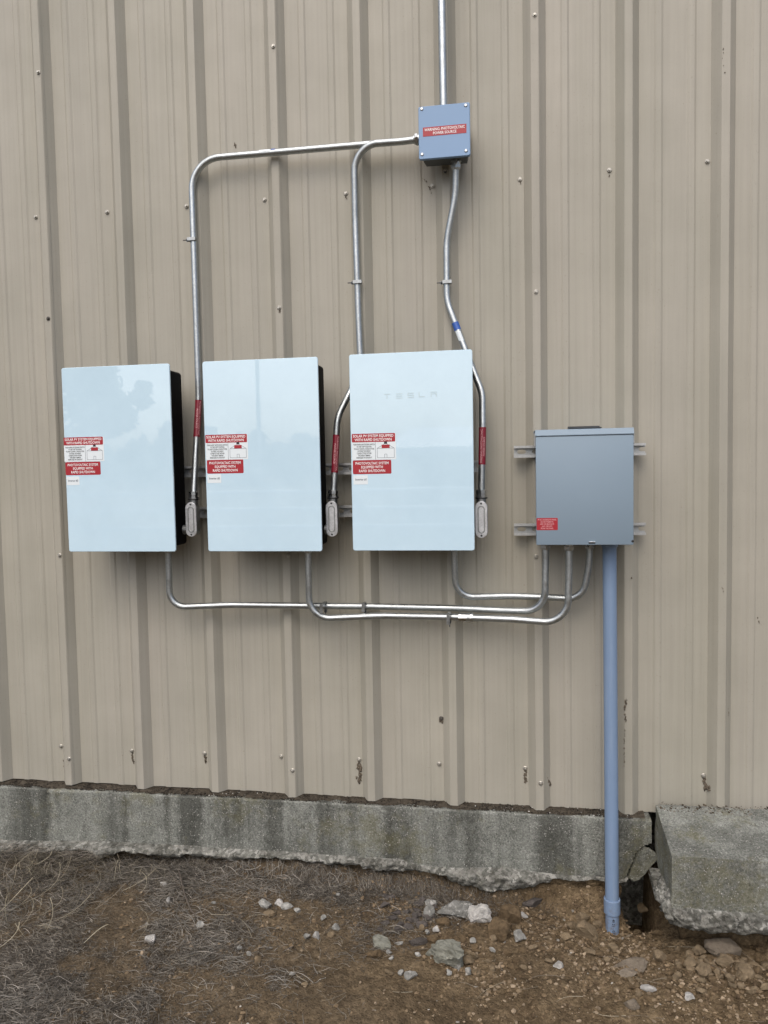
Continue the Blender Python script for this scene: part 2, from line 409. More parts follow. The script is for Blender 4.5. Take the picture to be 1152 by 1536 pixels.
# ================================================================== SETTING: ground
RIB = .3048
gx_ = np.array([-3., -.4, .1, .6, 1.1, 1.65, 1.95, 2.15, 2.32, 2.6, 4.])
gw_ = np.array([-.245, -.25, -.266, -.272, -.288, -.318, -.352, -.372, -.325, -.285, -.28])   # soil level along the wall
gf_ = np.array([-.29, -.285, -.285, -.292, -.302, -.318, -.326, -.326, -.308, -.296, -.29])   # soil level 0.4 m out
def bankz(x): return np.interp(x, [-3, .35, .62, 1.0, 1.3, 1.5, 1.75, 2.05, 2.12, 4], [-.26, -.262, -.246, -.236, -.250, -.262, -.278, -.262, -.34, -.34])
def G(x, y, fine=True):
    x = np.asarray(x, float); y = np.asarray(y, float); d = -y
    a = np.interp(x, gx_, gw_); b = np.interp(x, gx_, gf_)
    t = sstep(.08, .42, d); z = a*(1-t)+b*t
    z = z*(1-sstep(3, 12, d))+(-.30)*sstep(3, 12, d)
    near = sstep(2.0, .9, d)*sstep(-1.6, -1.1, x)*sstep(4.2, 3.6, x)
    # bank of soil left standing against the footing
    wob = .018*fbm(x*7, y*0, 3.3, 3, 5)
    bk = sstep(.115, .055, d+wob)*sstep(2.13, 2.06, x)
    z = z*(1-bk)+bankz(x)*bk+bk*.012*fbm(x*30, y*30, 0, 3, 8)
    # rim of the little pit round the plastic pipe
    rr = np.hypot((x-2.05)/1.25, (y+.115)); z = z-.016*sstep(.075, .03, rr)
    z = z-.10*sstep(.055, .02, np.hypot(x-2.172, np.maximum(0, -.07-y)))
    # dark hollow under the step
    z = z-.035*sstep(.08, .0, np.abs(x-2.49))*sstep(.36, .30, d)*sstep(2.2, 2.35, x)
    if fine:
        z = z+near*(.016*fbm(x*3.1, y*3.1, 0, 3, 1)+.0060*fbm(x*14, y*14, 0, 4, 2))
        c = np.maximum(0, fbm(x*38, y*38, 0, 3, 4)); z = z+near*.0075*c*sstep(1.0, 2.0, x+.5*fbm(x*2, y*2, 0, 2, 6))
        z = z+near*.0025*fbm(x*80, y*80, 0, 2, 7)
    return z
def on_ground(x, y):                    # where the pixel's ray meets the soil
    v = ray(x, y); lo, hi = .8, 9.0
    for _ in range(60):
        t = (lo+hi)/2; p = CAM+t*v
        if p[2] > float(G(p[0], p[1], False)): lo = t
        else: hi = t
    return CAM+lo*v
def axis_pts(a, b, step, far):
    mid = np.arange(a, b+1e-6, step); out = []
    d = step; x = b
    while x < far: d *= 1.35; x += d; out.append(x)
    lo = []; d = step; x = a
    while x > -far: d *= 1.35; x -= d; lo.append(x)
    return np.array(lo[::-1]+list(mid)+out)
xs = axis_pts(-1.3, 3.6, .0085, 400); ys = axis_pts(-1.05, .02, .0075, 400)
XX, YY = np.meshgrid(xs, ys); ZZ = G(XX, YY)
ZZ = np.where(YY > .03, np.where((XX > 2.11) & (XX < 2.24), -.60, -.34), ZZ)
ZZ = np.where((YY > -.075) & (XX > 2.125) & (XX < 2.222), np.minimum(ZZ, -.52), ZZ)
nx, ny = len(xs), len(ys)
vv = np.stack([XX.ravel(), YY.ravel(), ZZ.ravel()], 1)
ii = np.arange(nx*ny).reshape(ny, nx)
quads = np.stack([ii[:-1, :-1].ravel(), ii[:-1, 1:].ravel(), ii[1:, 1:].ravel(), ii[1:, :-1].ravel()], 1)
def np_mesh(name, v, f, smooth=True):
    me = bpy.data.meshes.new(name); k = f.shape[1]
    me.vertices.add(len(v)); me.vertices.foreach_set('co', np.asarray(v, np.float32).ravel())
    me.loops.add(f.size); me.loops.foreach_set('vertex_index', f.ravel().astype(np.int32))
    me.polygons.add(len(f)); me.polygons.foreach_set('loop_start', np.arange(0, f.size, k, dtype=np.int32))
    me.polygons.foreach_set('loop_total', np.full(len(f), k, np.int32))
    me.polygons.foreach_set('use_smooth', np.full(len(f), smooth))
    me.update(); me.validate(); return me
def set_tint(me, col):
    a = me.attributes.new('tint', 'FLOAT_COLOR', 'POINT'); c = np.ones((len(col), 4), np.float32); c[:, :3] = col
    a.data.foreach_set('color', c.ravel())
kind(link('ground', np_mesh('ground', vv, quads), 'bare_soil'), 'structure')

# ================================================================== the ribbed metal wall
wall = empty('metal_wall', (1.2, 0, 0), 'tan ribbed sheet metal building wall with vertical ribs and screws', 'wall')
RH, RT, RB = .032, .0137, .0383          # rib height, half width of its top, half width of its foot
ZTOP = 4.4
def pan_profile(x):                     # outline across one 12 inch module, rib centre at x, to the next rib's foot
    s = [(x-RB, 0), (x-RT-.0015, -RH+.0025), (x-RT+.001, -RH), (x+RT-.001, -RH), (x+RT+.0015, -RH+.0025), (x+RB, 0)]
    for c in (.0630, .1680):
        q = x+RB+c
        s += [(q-.0155, 0), (q-.0085, -.0034), (q+.0075, -.0034), (q+.0145, 0)]
    return s
random.seed(5)
def wall_panel(k):
    x0 = 3*k*RIB
    pr = []
    for j in range(3): pr += pan_profile(x0+j*RIB)
    xl = x0+3*RIB                       # laps over the first rib of the next panel
    pr += [(xl-RB, -.0012), (xl-RT-.0015, -RH+.0010), (xl-RT+.001, -RH-.0016), (xl+RT-.001, -RH-.0016), (xl+RT+.0020, -RH+.0010), (xl+RT+.0065, -RH+.0075)]
    pr = np.array(pr)
    # denser between the bends so that the sheet can ripple a little
    px, py = [], []
    for (a, b), (c, d) in zip(pr[:-1], pr[1:]):
        n = max(1, int(abs(c-a)/.02))
        for t in range(n): px.append(a+(c-a)*t/n); py.append(b+(d-b)*t/n)
    px.append(pr[-1][0]); py.append(pr[-1][1])
    px, py = np.array(px), np.array(py)
    zs = np.concatenate([np.linspace(0, .3, 8), np.linspace(.35, ZTOP, 64)])
    X, Z = np.meshgrid(px, zs); Y = np.repeat(py[None], len(zs), 0)
    Y = Y+.0011*fbm(X*5+k*9, Z*1.6, 0, 3, 31)*(1-np.exp(-Z*6))+.0007*np.sin(Z*9+X*3)*fbm(X*2, Z*.8, 2, 2, 12)
    X = X+.0011*fbm(Z*1.1, X*3+7, 0, 2, 44)
    dz = .0025*fbm(px*9, px*0+k, 0, 2, 3); Z = Z.copy(); Z[0] += dz
    n = len(px); v = np.stack([X.ravel(), Y.ravel(), Z.ravel()], 1)
    i = np.arange(len(zs)*n).reshape(len(zs), n)
    f = np.stack([i[:-1, :-1].ravel(), i[:-1, 1:].ravel(), i[1:, 1:].ravel(), i[1:, :-1].ravel()], 1)
    me = np_mesh('wall_panel', v, f, True); me.set_sharp_from_angle(angle=math.radians(14))
    o = link('wall_panel', me, 'tan_wall_paint', wall)
    sm = o.modifiers.new('sheet', 'SOLIDIFY'); sm.thickness = .0009; sm.offset = -1; sm.use_rim = False
    return o
PANELS = {k: wall_panel(k) for k in range(-3, 5)}
def panel_at(x): return PANELS[max(-3, min(4, int(math.floor((x+RB)/(3*RIB)))))]
def wall_y(x):                          # how far the sheet stands out at x
    u = (x+RIB/2) % RIB-RIB/2
    if abs(u) < RT: return -RH
    if abs(u) < RB: return -RH*(RB-abs(u))/(RB-RT)
    return 0.0
MB().box(-2.9, 4.6, .05, .25, -.015, ZTOP, 0).build('backing', 'dark_interior', wall)
def screw_mesh():
    mb = MB(); mb.lathe((0, 0, 0), (0, -1, 0), [(0, .0078), (.0012, .0080), (.0022, .0066), (.0028, .0062)], 16)
    mb.lathe((0, -.0028, 0), (0, -1, 0), [(0, .0046), (.0040, .0045), (.0048, .0036)], 6)
    me = bpy.data.meshes.new('screw'); me.from_pydata(mb.v, [], mb.f); me.materials.append(MATS['screw_steel']); return me
SCREW = screw_mesh()
def put_screw(x, y, dark=False):
    Y = -.0
    for _ in range(4): p = at(x, y, Y); Y = wall_y(p.x)
    pn = panel_at(p.x)
    me = SCREW
    if dark: me = SCREW.copy(); me.materials.clear(); me.materials.append(MATS['dark_screw'])
    o = link('screw', me, None, pn); o.location = Vector((p.x, Y-.0012-.0006, p.z))-origin(pn)
    return p
for x, y in [(58, 109), (54, 326), (161, 318.5), (280, 309.5), (397, 300), (410, 70), (419, 462), (519, 290.5), (802, 23), (780, 269.5), (914, 255.5),
             (1061, 242.5), (804, 438), (649, 279), (668, 256.5), (90, 833), (433, 834), (804, 835), (92, 1119), (104, 1138), (198, 1126), (307, 1130),
             (422, 1134.5), (439, 1155.5), (539, 1139), (659, 1145.5), (788, 1152), (811, 1174.5), (1055, 1163)]:
    put_screw(x, y)
put_screw(73, 478, True); put_screw(662, 1077, True)
# rows of screws on the wall to both sides and above the picture
for x in (-.665, -.36, 2.77, 3.08):
    for z in (.06, 1.05, 2.2, 3.4):
        pn = panel_at(x); o = link('screw', SCREW, None, pn); o.location = Vector((x, wall_y(x)-.0018, z))-origin(pn)

ICO = None
def ico(level):
    bm = bmesh.new(); bmesh.ops.create_icosphere(bm, subdivisions=level, radius=1)
    v = np.array([q.co[:] for q in bm.verts]); bm.verts.index_update(); f = np.array([[q.index for q in t.verts] for t in bm.faces]); bm.free(); return v, f
ICO0, ICO1, ICO2, ICO3, ICO4 = (ico(i) for i in (1, 1, 2, 3, 4))
# mud left by wasps and spiders under the screws and in the rib corners
def mud(pxs, size, n, seed):
    rng = np.random.default_rng(seed); V = []; F = []; o = 0
    for i in range(n):
        t = rng.random()*(len(pxs)-1); k = int(t); w = t-k
        x = pxs[k][0]*(1-w)+pxs[k+1][0]*w+rng.normal(0, size*.35); y = pxs[k][1]*(1-w)+pxs[k+1][1]*w+rng.normal(0, size*.3)
        p = at(x, y, 0); Y = wall_y(p.x); p = at(x, y, Y)
        s = size*.0024*rng.uniform(.15, .55)
        q = ICO0[0]*np.array([s, min(s*.6, .002), s*rng.uniform(.8, 2.2)])*(1+.35*rng.normal(size=(len(ICO0[0]), 1)))
        V.append(q+np.array([p.x, Y-.0018, p.z])); F.append(ICO0[1]+o); o += len(q)
    pn = panel_at(p.x)
    link('mud_streak', np_mesh('mud_streak', np.concatenate(V), np.concatenate(F)), 'mud_daub', pn)
for i, (pl, sz, n) in enumerate([([(199, 1130), (199, 1138), (201, 1146)], 2.2, 26), ([(95, 1136), (97, 1150)], 1.6, 10), ([(308, 1133), (309, 1144)], 2.4, 22),
        ([(539, 1143), (540, 1156), (539, 1172)], 4.0, 60), ([(788, 1156), (788, 1173)], 3.0, 40), ([(822, 1168), (826, 1178)], 2.4, 22), ([(1055, 1166), (1056, 1174), (1060, 1181)], 2.6, 34),
        ([(1059, 1180), (1063, 1183)], 4.0, 24), ([(939, 1048), (937, 1064), (938, 1082)], 2.0, 34), ([(937, 1095), (936, 1120), (937, 1150)], 1.4, 30), ([(634, 268), (641, 274), (648, 292)], 1.5, 14),
        ([(519, 294), (520, 298)], 1.5, 8), ([(914, 259), (914, 267)], 1.2, 8), ([(780, 272), (781, 277)], 1.4, 8), ([(1085, 70), (1083, 88), (1088, 112)], 1.3, 9), ([(353, 217), (353, 220)], 2.2, 8),
        ([(419, 465), (420, 469)], 1.8, 10), ([(660, 1079), (664, 1083)], 2.4, 14), ([(1090, 1076), (1091, 1064)], 2.6, 10), ([(1136, 926), (1141, 938)], 1.3, 10), ([(1083, 880), (1085, 888)], 1.3, 8), ([(948, 862), (947, 868)], 1.6, 8)]):
    mud(pl, sz, n, 100+i)

# ================================================================== the concrete footing under the wall
FY = -.060
lip_px = [(-150, 1276), (-40, 1278), (55, 1281), (85, 1276), (119, 1275), (122, 1286), (140, 1288), (170, 1283), (195, 1270), (215, 1276), (230, 1283), (250, 1286), (275, 1284), (310, 1287), (335, 1290),
          (345, 1292), (380, 1288), (420, 1287), (450, 1291), (475, 1297), (510, 1299), (540, 1298), (545, 1305), (575, 1308), (600, 1310), (655, 1313), (670, 1315), (672, 1322), (700, 1328), (740, 1336), (770, 1333),
          (800, 1329), (825, 1328), (831, 1321), (870, 1321), (905, 1321), (935, 1321), (1000, 1322)]
lipX = []; lipZ = []
for x, y in lip_px: p = at(x, y, -.088); lipX.append(p.x); lipZ.append(p.z)
top_px = [(-150, 1256), (55, 1262), (130, 1261), (195, 1264), (312, 1271), (400, 1276), (600, 1290), (640, 1300), (700, 1302), (760, 1302), (830, 1311), (909, 1316), (1000, 1322)]
fbX = []; fbZ = []
for x, y in top_px: p = at(x, y, FY); fbX.append(p.x); fbZ.append(p.z)
foot = empty('concrete_footing', (1.0, FY, -.25), 'long weathered grey concrete footing with broken lower edge below the metal wall', 'footing')
x = np.arange(-1.6, 2.2105, .0055)
x1 = 2.2105
cols = []
lz = np.interp(x, lipX, lipZ)+.004*fbm(x*60, 0*x, 0, 3, 21)
fz = np.interp(x, fbX, fbZ)+.0015*fbm(x*25, 0*x, 0, 3, 22)
tz = np.interp(x, [-1.6, 0, 1, 2.2], [-.012, -.010, -.006, -.003])+.0015*fbm(x*10, 0*x, 0, 3, 20)
lz = np.minimum(lz, fz-.012)
prot = np.interp(x, [-1.6, 0, .08, .45, .6, 1.2, 1.45, 1.55, 1.66, 1.8, 1.87, 2.0, 2.2], [.05, .05, .052, .045, .028, .026, .026, .04, .05, .04, .012, .010, .006])+.006*fbm(x*18, 0*x, 0, 3, 23)
# the face: top ledge, rounded arris, front, small cove
rows = []
for a in (.40, .10, .02): rows.append((x*0+FY+a, tz+.0*x))
for t in (0, .35, .7, 1): an = t*math.pi/2; rows.append((FY+.006-.006*math.sin(an)+0*x, tz-.006+.006*math.cos(an)))
for t in np.linspace(.03, 1, 36): rows.append((FY+0*x, (tz-.006)*(1-t)+fz*t))
def skin(name, rows, amp, mat, parent, freq, seed, rough=1.0):
    Y = np.array([r[0] for r in rows]); Z = np.array([r[1] for r in rows]); X = np.repeat(x[None], len(rows), 0)
    dd = fbm(X*freq, Y*freq, Z*freq, 5, seed, .6)
    return X, Y, Z, dd
X, Y, Z, dd = skin('face', rows, 0, None, None, 26, 50)
w = np.zeros(len(rows)); w[3:] = 1; w = w[:, None]
Y = Y-w*(.0011*dd+.0030*fbm(X*3, Z*3, 0, 2, 51)); Z = Z+(1-w)*.0015*dd
pits = np.maximum(0, fbm(X*70, Z*70, 3, 2, 52)-.75); Y = Y+w*.006*pits
# corner broken away beside the pipe: everything right of the ragged crack is cut out
cp = [at(xx, yy, FY) for xx, yy in [(992, 1230), (986, 1258), (977, 1265), (965, 1268.5), (953.5, 1279), (948.5, 1294), (943.5, 1305), (938.5, 1317), (936, 1330)]]
ck = np.interp(-Z, [-c.z for c in cp], [c.x for c in cp])+.0022*fbm(Z*70, 0*Z, 1, 3, 57)
n = X.shape[1]; i = np.arange(X.size).reshape(X.shape)
f = np.stack([i[:-1, :-1].ravel(), i[1:, :-1].ravel(), i[1:, 1:].ravel(), i[:-1, 1:].ravel()], 1)
keep = (X < ck)
kq = keep.ravel()[f].all(1) if False else (keep.ravel()[f].sum(1) >= 3)
link('face', np_mesh('face', np.stack([X.ravel(), Y.ravel(), Z.ravel()], 1), f[kq]), 'concrete_face', foot)
# the broken lip of spilled concrete under the face
rows = [(FY+.03+0*x, fz+.004), (FY-.0005+0*x, fz+.001)]
for t in (.15, .3, .5, .7, .85): rows.append((FY-prot*t, fz-.010*t**1.5-.004*t))
for t in np.linspace(0, 1, 12): rows.append((FY-prot*(1-.22*t*t), (fz-.014)*(1-t)+lz*t))
for t in (.3, .6, 1): rows.append((FY-prot*.78+(prot*.78+.06)*t, lz+.006*t))
X, Y, Z, dd = skin('lip', rows, 0, None, None, 34, 60)
w = np.ones(len(rows)); w[:2] = 0; w[2:7] = [.1, .2, .4, .7, .9]; w = w[:, None]
d2 = fbm(X*95, Y*95, Z*95, 3, 61, .6)
ch = np.maximum(0, fbm(X*20, Y*20, Z*20, 2, 66)); Y = Y-w*(.0095*dd+.0065*d2-.014*ch); Z = Z+w*(.006*dd+.005*d2)
keep = X < 2.128+.006*fbm(Z*50, Z*0, 0, 2, 6)
n = X.shape[1]; i = np.arange(X.size).reshape(X.shape)
f = np.stack([i[:-1, :-1].ravel(), i[1:, :-1].ravel(), i[1:, 1:].ravel(), i[:-1, 1:].ravel()], 1)
me = np_mesh('broken_edge', np.stack([X.ravel(), Y.ravel(), Z.ravel()], 1), f[keep.ravel()[f].all(1)])
link('broken_edge', me, 'concrete_broken', foot)

def rough_prism(poly, y0, y1, step, amp, seed, freq=40):
    """a thick slab of the (x, z) outline with a fine, uneven surface"""
    bm = bmesh.new(); mb = MB().prism(poly, y0, y1)
    vs_ = [bm.verts.new(q) for q in mb.v]
    for q in mb.f: bm.faces.new([vs_[j] for j in q])
    bmesh.ops.triangulate(bm, faces=bm.faces[:])
    for _ in range(7):
        long = [e for e in bm.edges if e.calc_length() > step]
        if not long: break
        bmesh.ops.subdivide_edges(bm, edges=long, cuts=1); bmesh.ops.triangulate(bm, faces=[q for q in bm.faces if len(q.verts) > 3])
    bm.normal_update()
    v = np.array([q.co[:] for q in bm.verts]); nn = np.array([q.normal[:] for q in bm.verts])
    v = v+nn*(amp*fbm(v[:, 0]*freq, v[:, 1]*freq, v[:, 2]*freq, 4, seed, .6))[:, None]
    bm.verts.index_update(); f = np.array([[q.index for q in t.verts] for t in bm.faces]); bm.free()
    return v, f
# loose triangular piece of the broken corner, and the packed soil behind it
pc = [at(xx, yy, -.066) for xx, yy in [(942, 1316), (951, 1296), (956, 1281), (968, 1272), (975, 1274), (984, 1281), (985, 1290), (976, 1300), (966, 1312), (960, 1319), (950, 1321)]]
v, f = rough_prism([(p.x, p.z) for p in pc], -.052, -.068, .006, .0022, 71)
me = np_mesh('loose_piece', v, f); me.set_sharp_from_angle(angle=math.radians(40)); link('loose_piece', me, 'concrete_face', foot)
pc = [(1.98, -.10), (2.10, -.09), (2.140, -.12), (2.128, -.18), (2.118, -.24), (2.08, -.25), (1.98, -.25)]
v, f = rough_prism(pc, .02, -.048, .012, .006, 72); link('packed_soil', np_mesh('packed_soil', v, f), 'bare_soil', foot)
# added unseen block against light from behind, then packed earth left under the footing
MB().box(-1.6, 3.55, .30, .45, -.7, -.020).build('light_stop', 'concrete_broken', foot)
v, f = rough_prism([(-1.6, -.20), (2.09, -.205), (2.105, -.26), (2.10, -.42), (-1.6, -.42)], .10, -.040, .016, .011, 73, 26)
kind(link('soil_bank', np_mesh('soil_bank', v, f), 'bare_soil'), 'structure')

# ================================================================== concrete step at the right
step = empty('concrete_step', (2.9, -.17, -.3), 'mossy concrete step block with crumbling bottom edge at the right', 'step')
sx0, sx1 = 2.224, 3.6
def step_mesh():
    xs_ = np.concatenate([np.arange(sx0, 2.75, .006), np.arange(2.75, sx1, .03)]); 
    pr = []                              # (y, z) from the wall over the top, down the front
    for t in np.linspace(0, 1, 26): pr.append((-.037-.260*t, .046-.043*t))
    for t in np.linspace(.1, 1, 5): an = t*math.pi/2; pr.append((-.297-.005*math.sin(an), .003-.005*(1-math.cos(an))))
    for t in np.linspace(.04, 1, 30): pr.append((-.302-.004*t, -.002-.168*t))
    P = np.array(pr); X = np.repeat(xs_[None], len(P), 0); Y = np.repeat(P[:, :1], len(xs_), 1); Z = np.repeat(P[:, 1:], len(xs_), 1)
    rnd = np.exp(-((X-sx0)/.006)); nrm = np.gradient(P, axis=0); nrm /= np.linalg.norm(nrm, axis=1)[:, None]
    ny_, nz_ = -nrm[:, 1:2]*-1, nrm[:, 0:1]*-1
    d = .0016*fbm(X*28, Y*28, Z*28, 5, 80, .6)+.0025*fbm(X*4, Y*4, Z*4, 2, 81)-.004*rnd
    edge = np.exp(-((np.abs(Y+.297)+np.abs(Z+.002))/.012)**2)*np.maximum(0, fbm(X*22, 0*X, 0, 3, 83))*.006
    Y = Y+ny_*(d-edge); Z = Z+nz_*(d-edge)
    i = np.arange(X.size).reshape(X.shape)
    f = np.stack([i[:-1, :-1].ravel(), i[1:, :-1].ravel(), i[1:, 1:].ravel(), i[:-1, 1:].ravel()], 1)
    V = np.stack([X.ravel(), Y.ravel(), Z.ravel()], 1); off = len(V)
    # left side: fan the profile's edge down to a rough bottom
    k = len(P); rows = [np.stack([X[:, 0], Y[:, 0], Z[:, 0]], 1)]
    bot = np.interp(-rows[0][:, 1], [.03, .10, .2, .31], [-.10, -.16, -.20, -.175])
    zz0 = rows[0][:, 2]
    for t in np.linspace(.04, 1, 28):
        q = rows[0].copy(); q[:, 2] = zz0*(1-t)+np.minimum(bot, zz0)*t
        q[:, 0] = sx0-.002*t-.0016*fbm(q[:, 1]*28, q[:, 2]*28, 4, 4, 85); rows.append(q)
    R = np.concatenate(rows); j = off+np.arange(len(R)).reshape(len(rows), k)
    f2 = np.stack([j[:-1, :-1].ravel(), j[:-1, 1:].ravel(), j[1:, 1:].ravel(), j[1:, :-1].ravel()], 1)
    return np.concatenate([V, R]), np.concatenate([f, f2])
v, f = step_mesh()
me = np_mesh('block', v, f); me.set_sharp_from_angle(angle=math.radians(55)); link('block', me, 'concrete_step_face', step)
# crumbled rim of exposed stones under the step's front and corner
pts = []
def rim():
    xs_ = np.concatenate([np.arange(2.19, 2.80, .005), np.arange(2.80, sx1, .03)])
    lowz = np.interp(xs_, [2.19, 2.225, 2.26, 2.30, 2.34, 2.40, 2.44, 2.52, 3.6], [-.185, -.205, -.225, -.238, -.240, -.226, -.236, -.228, -.23])+.006*fbm(xs_*30, 0*xs_, 0, 3, 90)
    out = np.interp(xs_, [2.19, 2.23, 2.27, 3.6], [-.235, -.302, -.316, -.318])
    rows = [(out*0-.10, -.15+0*xs_), (out+.045, -.162+0*xs_), (out+.014, -.163+0*xs_), (out-.004, -.170+0*xs_)]
    for t in np.linspace(.1, 1, 12): rows.append((out-.010*np.sin(t*2.2)+.02*t*t, (-.172)*(1-t)+lowz*t))
    for t in (.4, 1): rows.append((out+.02+.14*t, lowz+.01*t))
    Y = np.array([r[0] for r in rows]); Z = np.array([r[1] for r in rows]); X = np.repeat(xs_[None], len(rows), 0)
    w = np.ones((len(rows), 1)); w[:2] = 0; w[2] = .3
    d = fbm(X*45, Y*45, Z*45, 3, 91, .6)+.8*fbm(X*110, Y*110, Z*110, 2, 92)
    Y = Y-w*.0085*d; Z = Z+w*.006*d
    i = np.arange(X.size).reshape(X.shape)
    f = np.stack([i[:-1, :-1].ravel(), i[1:, :-1].ravel(), i[1:, 1:].ravel(), i[:-1, 1:].ravel()], 1)
    return np.stack([X.ravel(), Y.ravel(), Z.ravel()], 1), f
v, f = rim(); link('crumbling_edge', np_mesh('crumbling_edge', v, f), 'concrete_broken', step)
# ragged break running back along the step's left side
v, f = rough_prism([(2.200, -.170), (2.212, -.145), (2.232, -.13), (2.30, -.12), (2.30, -.235), (2.235, -.235), (2.208, -.205)], -.15, -.292, .007, .010, 95, 48)
link('broken_corner', np_mesh('broken_corner', v, f), 'concrete_broken', step)
v, f = rough_prism([(2.26, -.10), (3.55, -.10), (3.55, -.34), (2.27, -.33)], -.05, -.205, .03, .012, 96, 20)
link('packed_soil', np_mesh('packed_soil', v, f), 'bare_soil', step)

# ================================================================== strut channel
def strut(x0, x1, z, y_back, label, group=None, end_slot=False):
    o = empty('strut_channel', ((x0+x1)/2, y_back, z-.0205), label, 'strut', group)
    t = .0026; h = .0205; yf = y_back-.0206
    mb = MB()
    for s in (1, -1):
        a, b = (z+s*h, z+s*(h-t)); mb.box(x0, x1, yf, y_back, min(a, b), max(a, b))
        c = z+s*(h-t-.0001); d = z+s*(h-.0068); mb.box(x0, x1, yf, yf+t, min(c, d), max(c, d))
        e = z+s*(h-.0068); e2 = z+s*(h-.0068-.0016); mb.box(x0, x1, yf+.0002, yf+.006, min(e, e2), max(e, e2))
    mb.build('side', 'strut_zinc', o)
    # slotted back: bands above and below the row of slots, bridges between the slots, rounded slot ends
    sw, sl, pitch = .0072, .0145, .0508
    mb = MB(); y0, y1 = y_back-t, y_back
    mb.box(x0, x1, y0, y1, z+sw, z+h-t-.0001); mb.box(x0, x1, y0, y1, z-h+t+.0001, z-sw)
    c = x0+.026; prev = x0
    while c-sl < x1:
        l = c-sl; r = c+sl
        e = [(prev, z-sw), (l+sw, z-sw)]+[(l+sw-sw*math.cos(a), z+sw*math.sin(a)) for a in np.linspace(-1.2, 1.2, 7)]+[(l+sw, z+sw), (prev, z+sw)]
        if l > x0: mb.prism(e, y0+.0001, y1-.0001)
        if r < x1:
            k = [(r-sw+sw*math.cos(a), z+sw*math.sin(a)) for a in np.linspace(-1.2, 1.2, 7)]
            e = [(r-sw, z-sw)]+k+[(r-sw, z+sw), (min(r+.004, x1), z+sw), (min(r+.004, x1), z-sw)]
            mb.prism([(r-sw, z+sw)]+k[::-1]+[(r-sw, z-sw), (min(r+.004, x1), z-sw), (min(r+.004, x1), z+sw)], y0+.0001, y1-.0001)
        prev = min(r+.004, x1); c += pitch
    if prev < x1: mb.box(prev, x1, y0+.0001, y1-.0001, z-sw, z+sw)
    mb.build('slotted_back', 'strut_zinc', o)
    return o
YS = -RH-.0022                            # struts bear on the tops of the ribs
strut(1.749, 2.187, 1.277, YS, 'upper galvanized strut channel behind the grey electrical box')
strut(1.747, 2.187, 1.007, YS, 'lower galvanized strut channel behind the grey electrical box')
strut(.235, 1.627, 1.230, YS, 'upper long strut channel behind the three white inverters')
strut(.235, 1.600, 1.077, YS, 'lower long strut channel behind the three white inverters')

# ================================================================== inverters
def flat_text(body, cx, cz, w, h, Y, mat, name, parent, line=1.0, space=1.0):
    v, f = fit_text(body, w, h, line, space)
    mb = MB(); mb.add([(cx+a, Y, cz+b) for a, b in v], f)
    return mb.build(name, mat, parent)
def stack(cx, cz, w, h, r, layers, n=5):
    """rounded plate from outlines (y, inset) front to back"""
    mb = MB(); outs = []
    for y, ins in layers: outs.append([(cx+a, y, cz+b) for a, b in plate(w-2*ins, h-2*ins, max(r-ins, .0005), n)])
    k = len(outs[0]); vs_ = [p for o in outs for p in o]; fs = [tuple(range(k))]
    for i in range(len(outs)-1):
        for j in range(k): fs.append((i*k+j, (i+1)*k+j, (i+1)*k+(j+1) % k, i*k+(j+1) % k))
    fs.append(tuple(reversed(range((len(outs)-1)*k, len(outs)*k))))
    return mb.add(vs_, fs)
FRONT = -.2075
WORDS = 'TURN RAPID SHUTDOWN SWITCH\nTO THE "OFF" POSITION\nTO SHUT DOWN CONDUCTORS\nOUTSIDE THE ARRAY.\nCONDUCTORS WITHIN\nTHE ARRAY REMAIN\nENERGIZED IN SUNLIGHT'
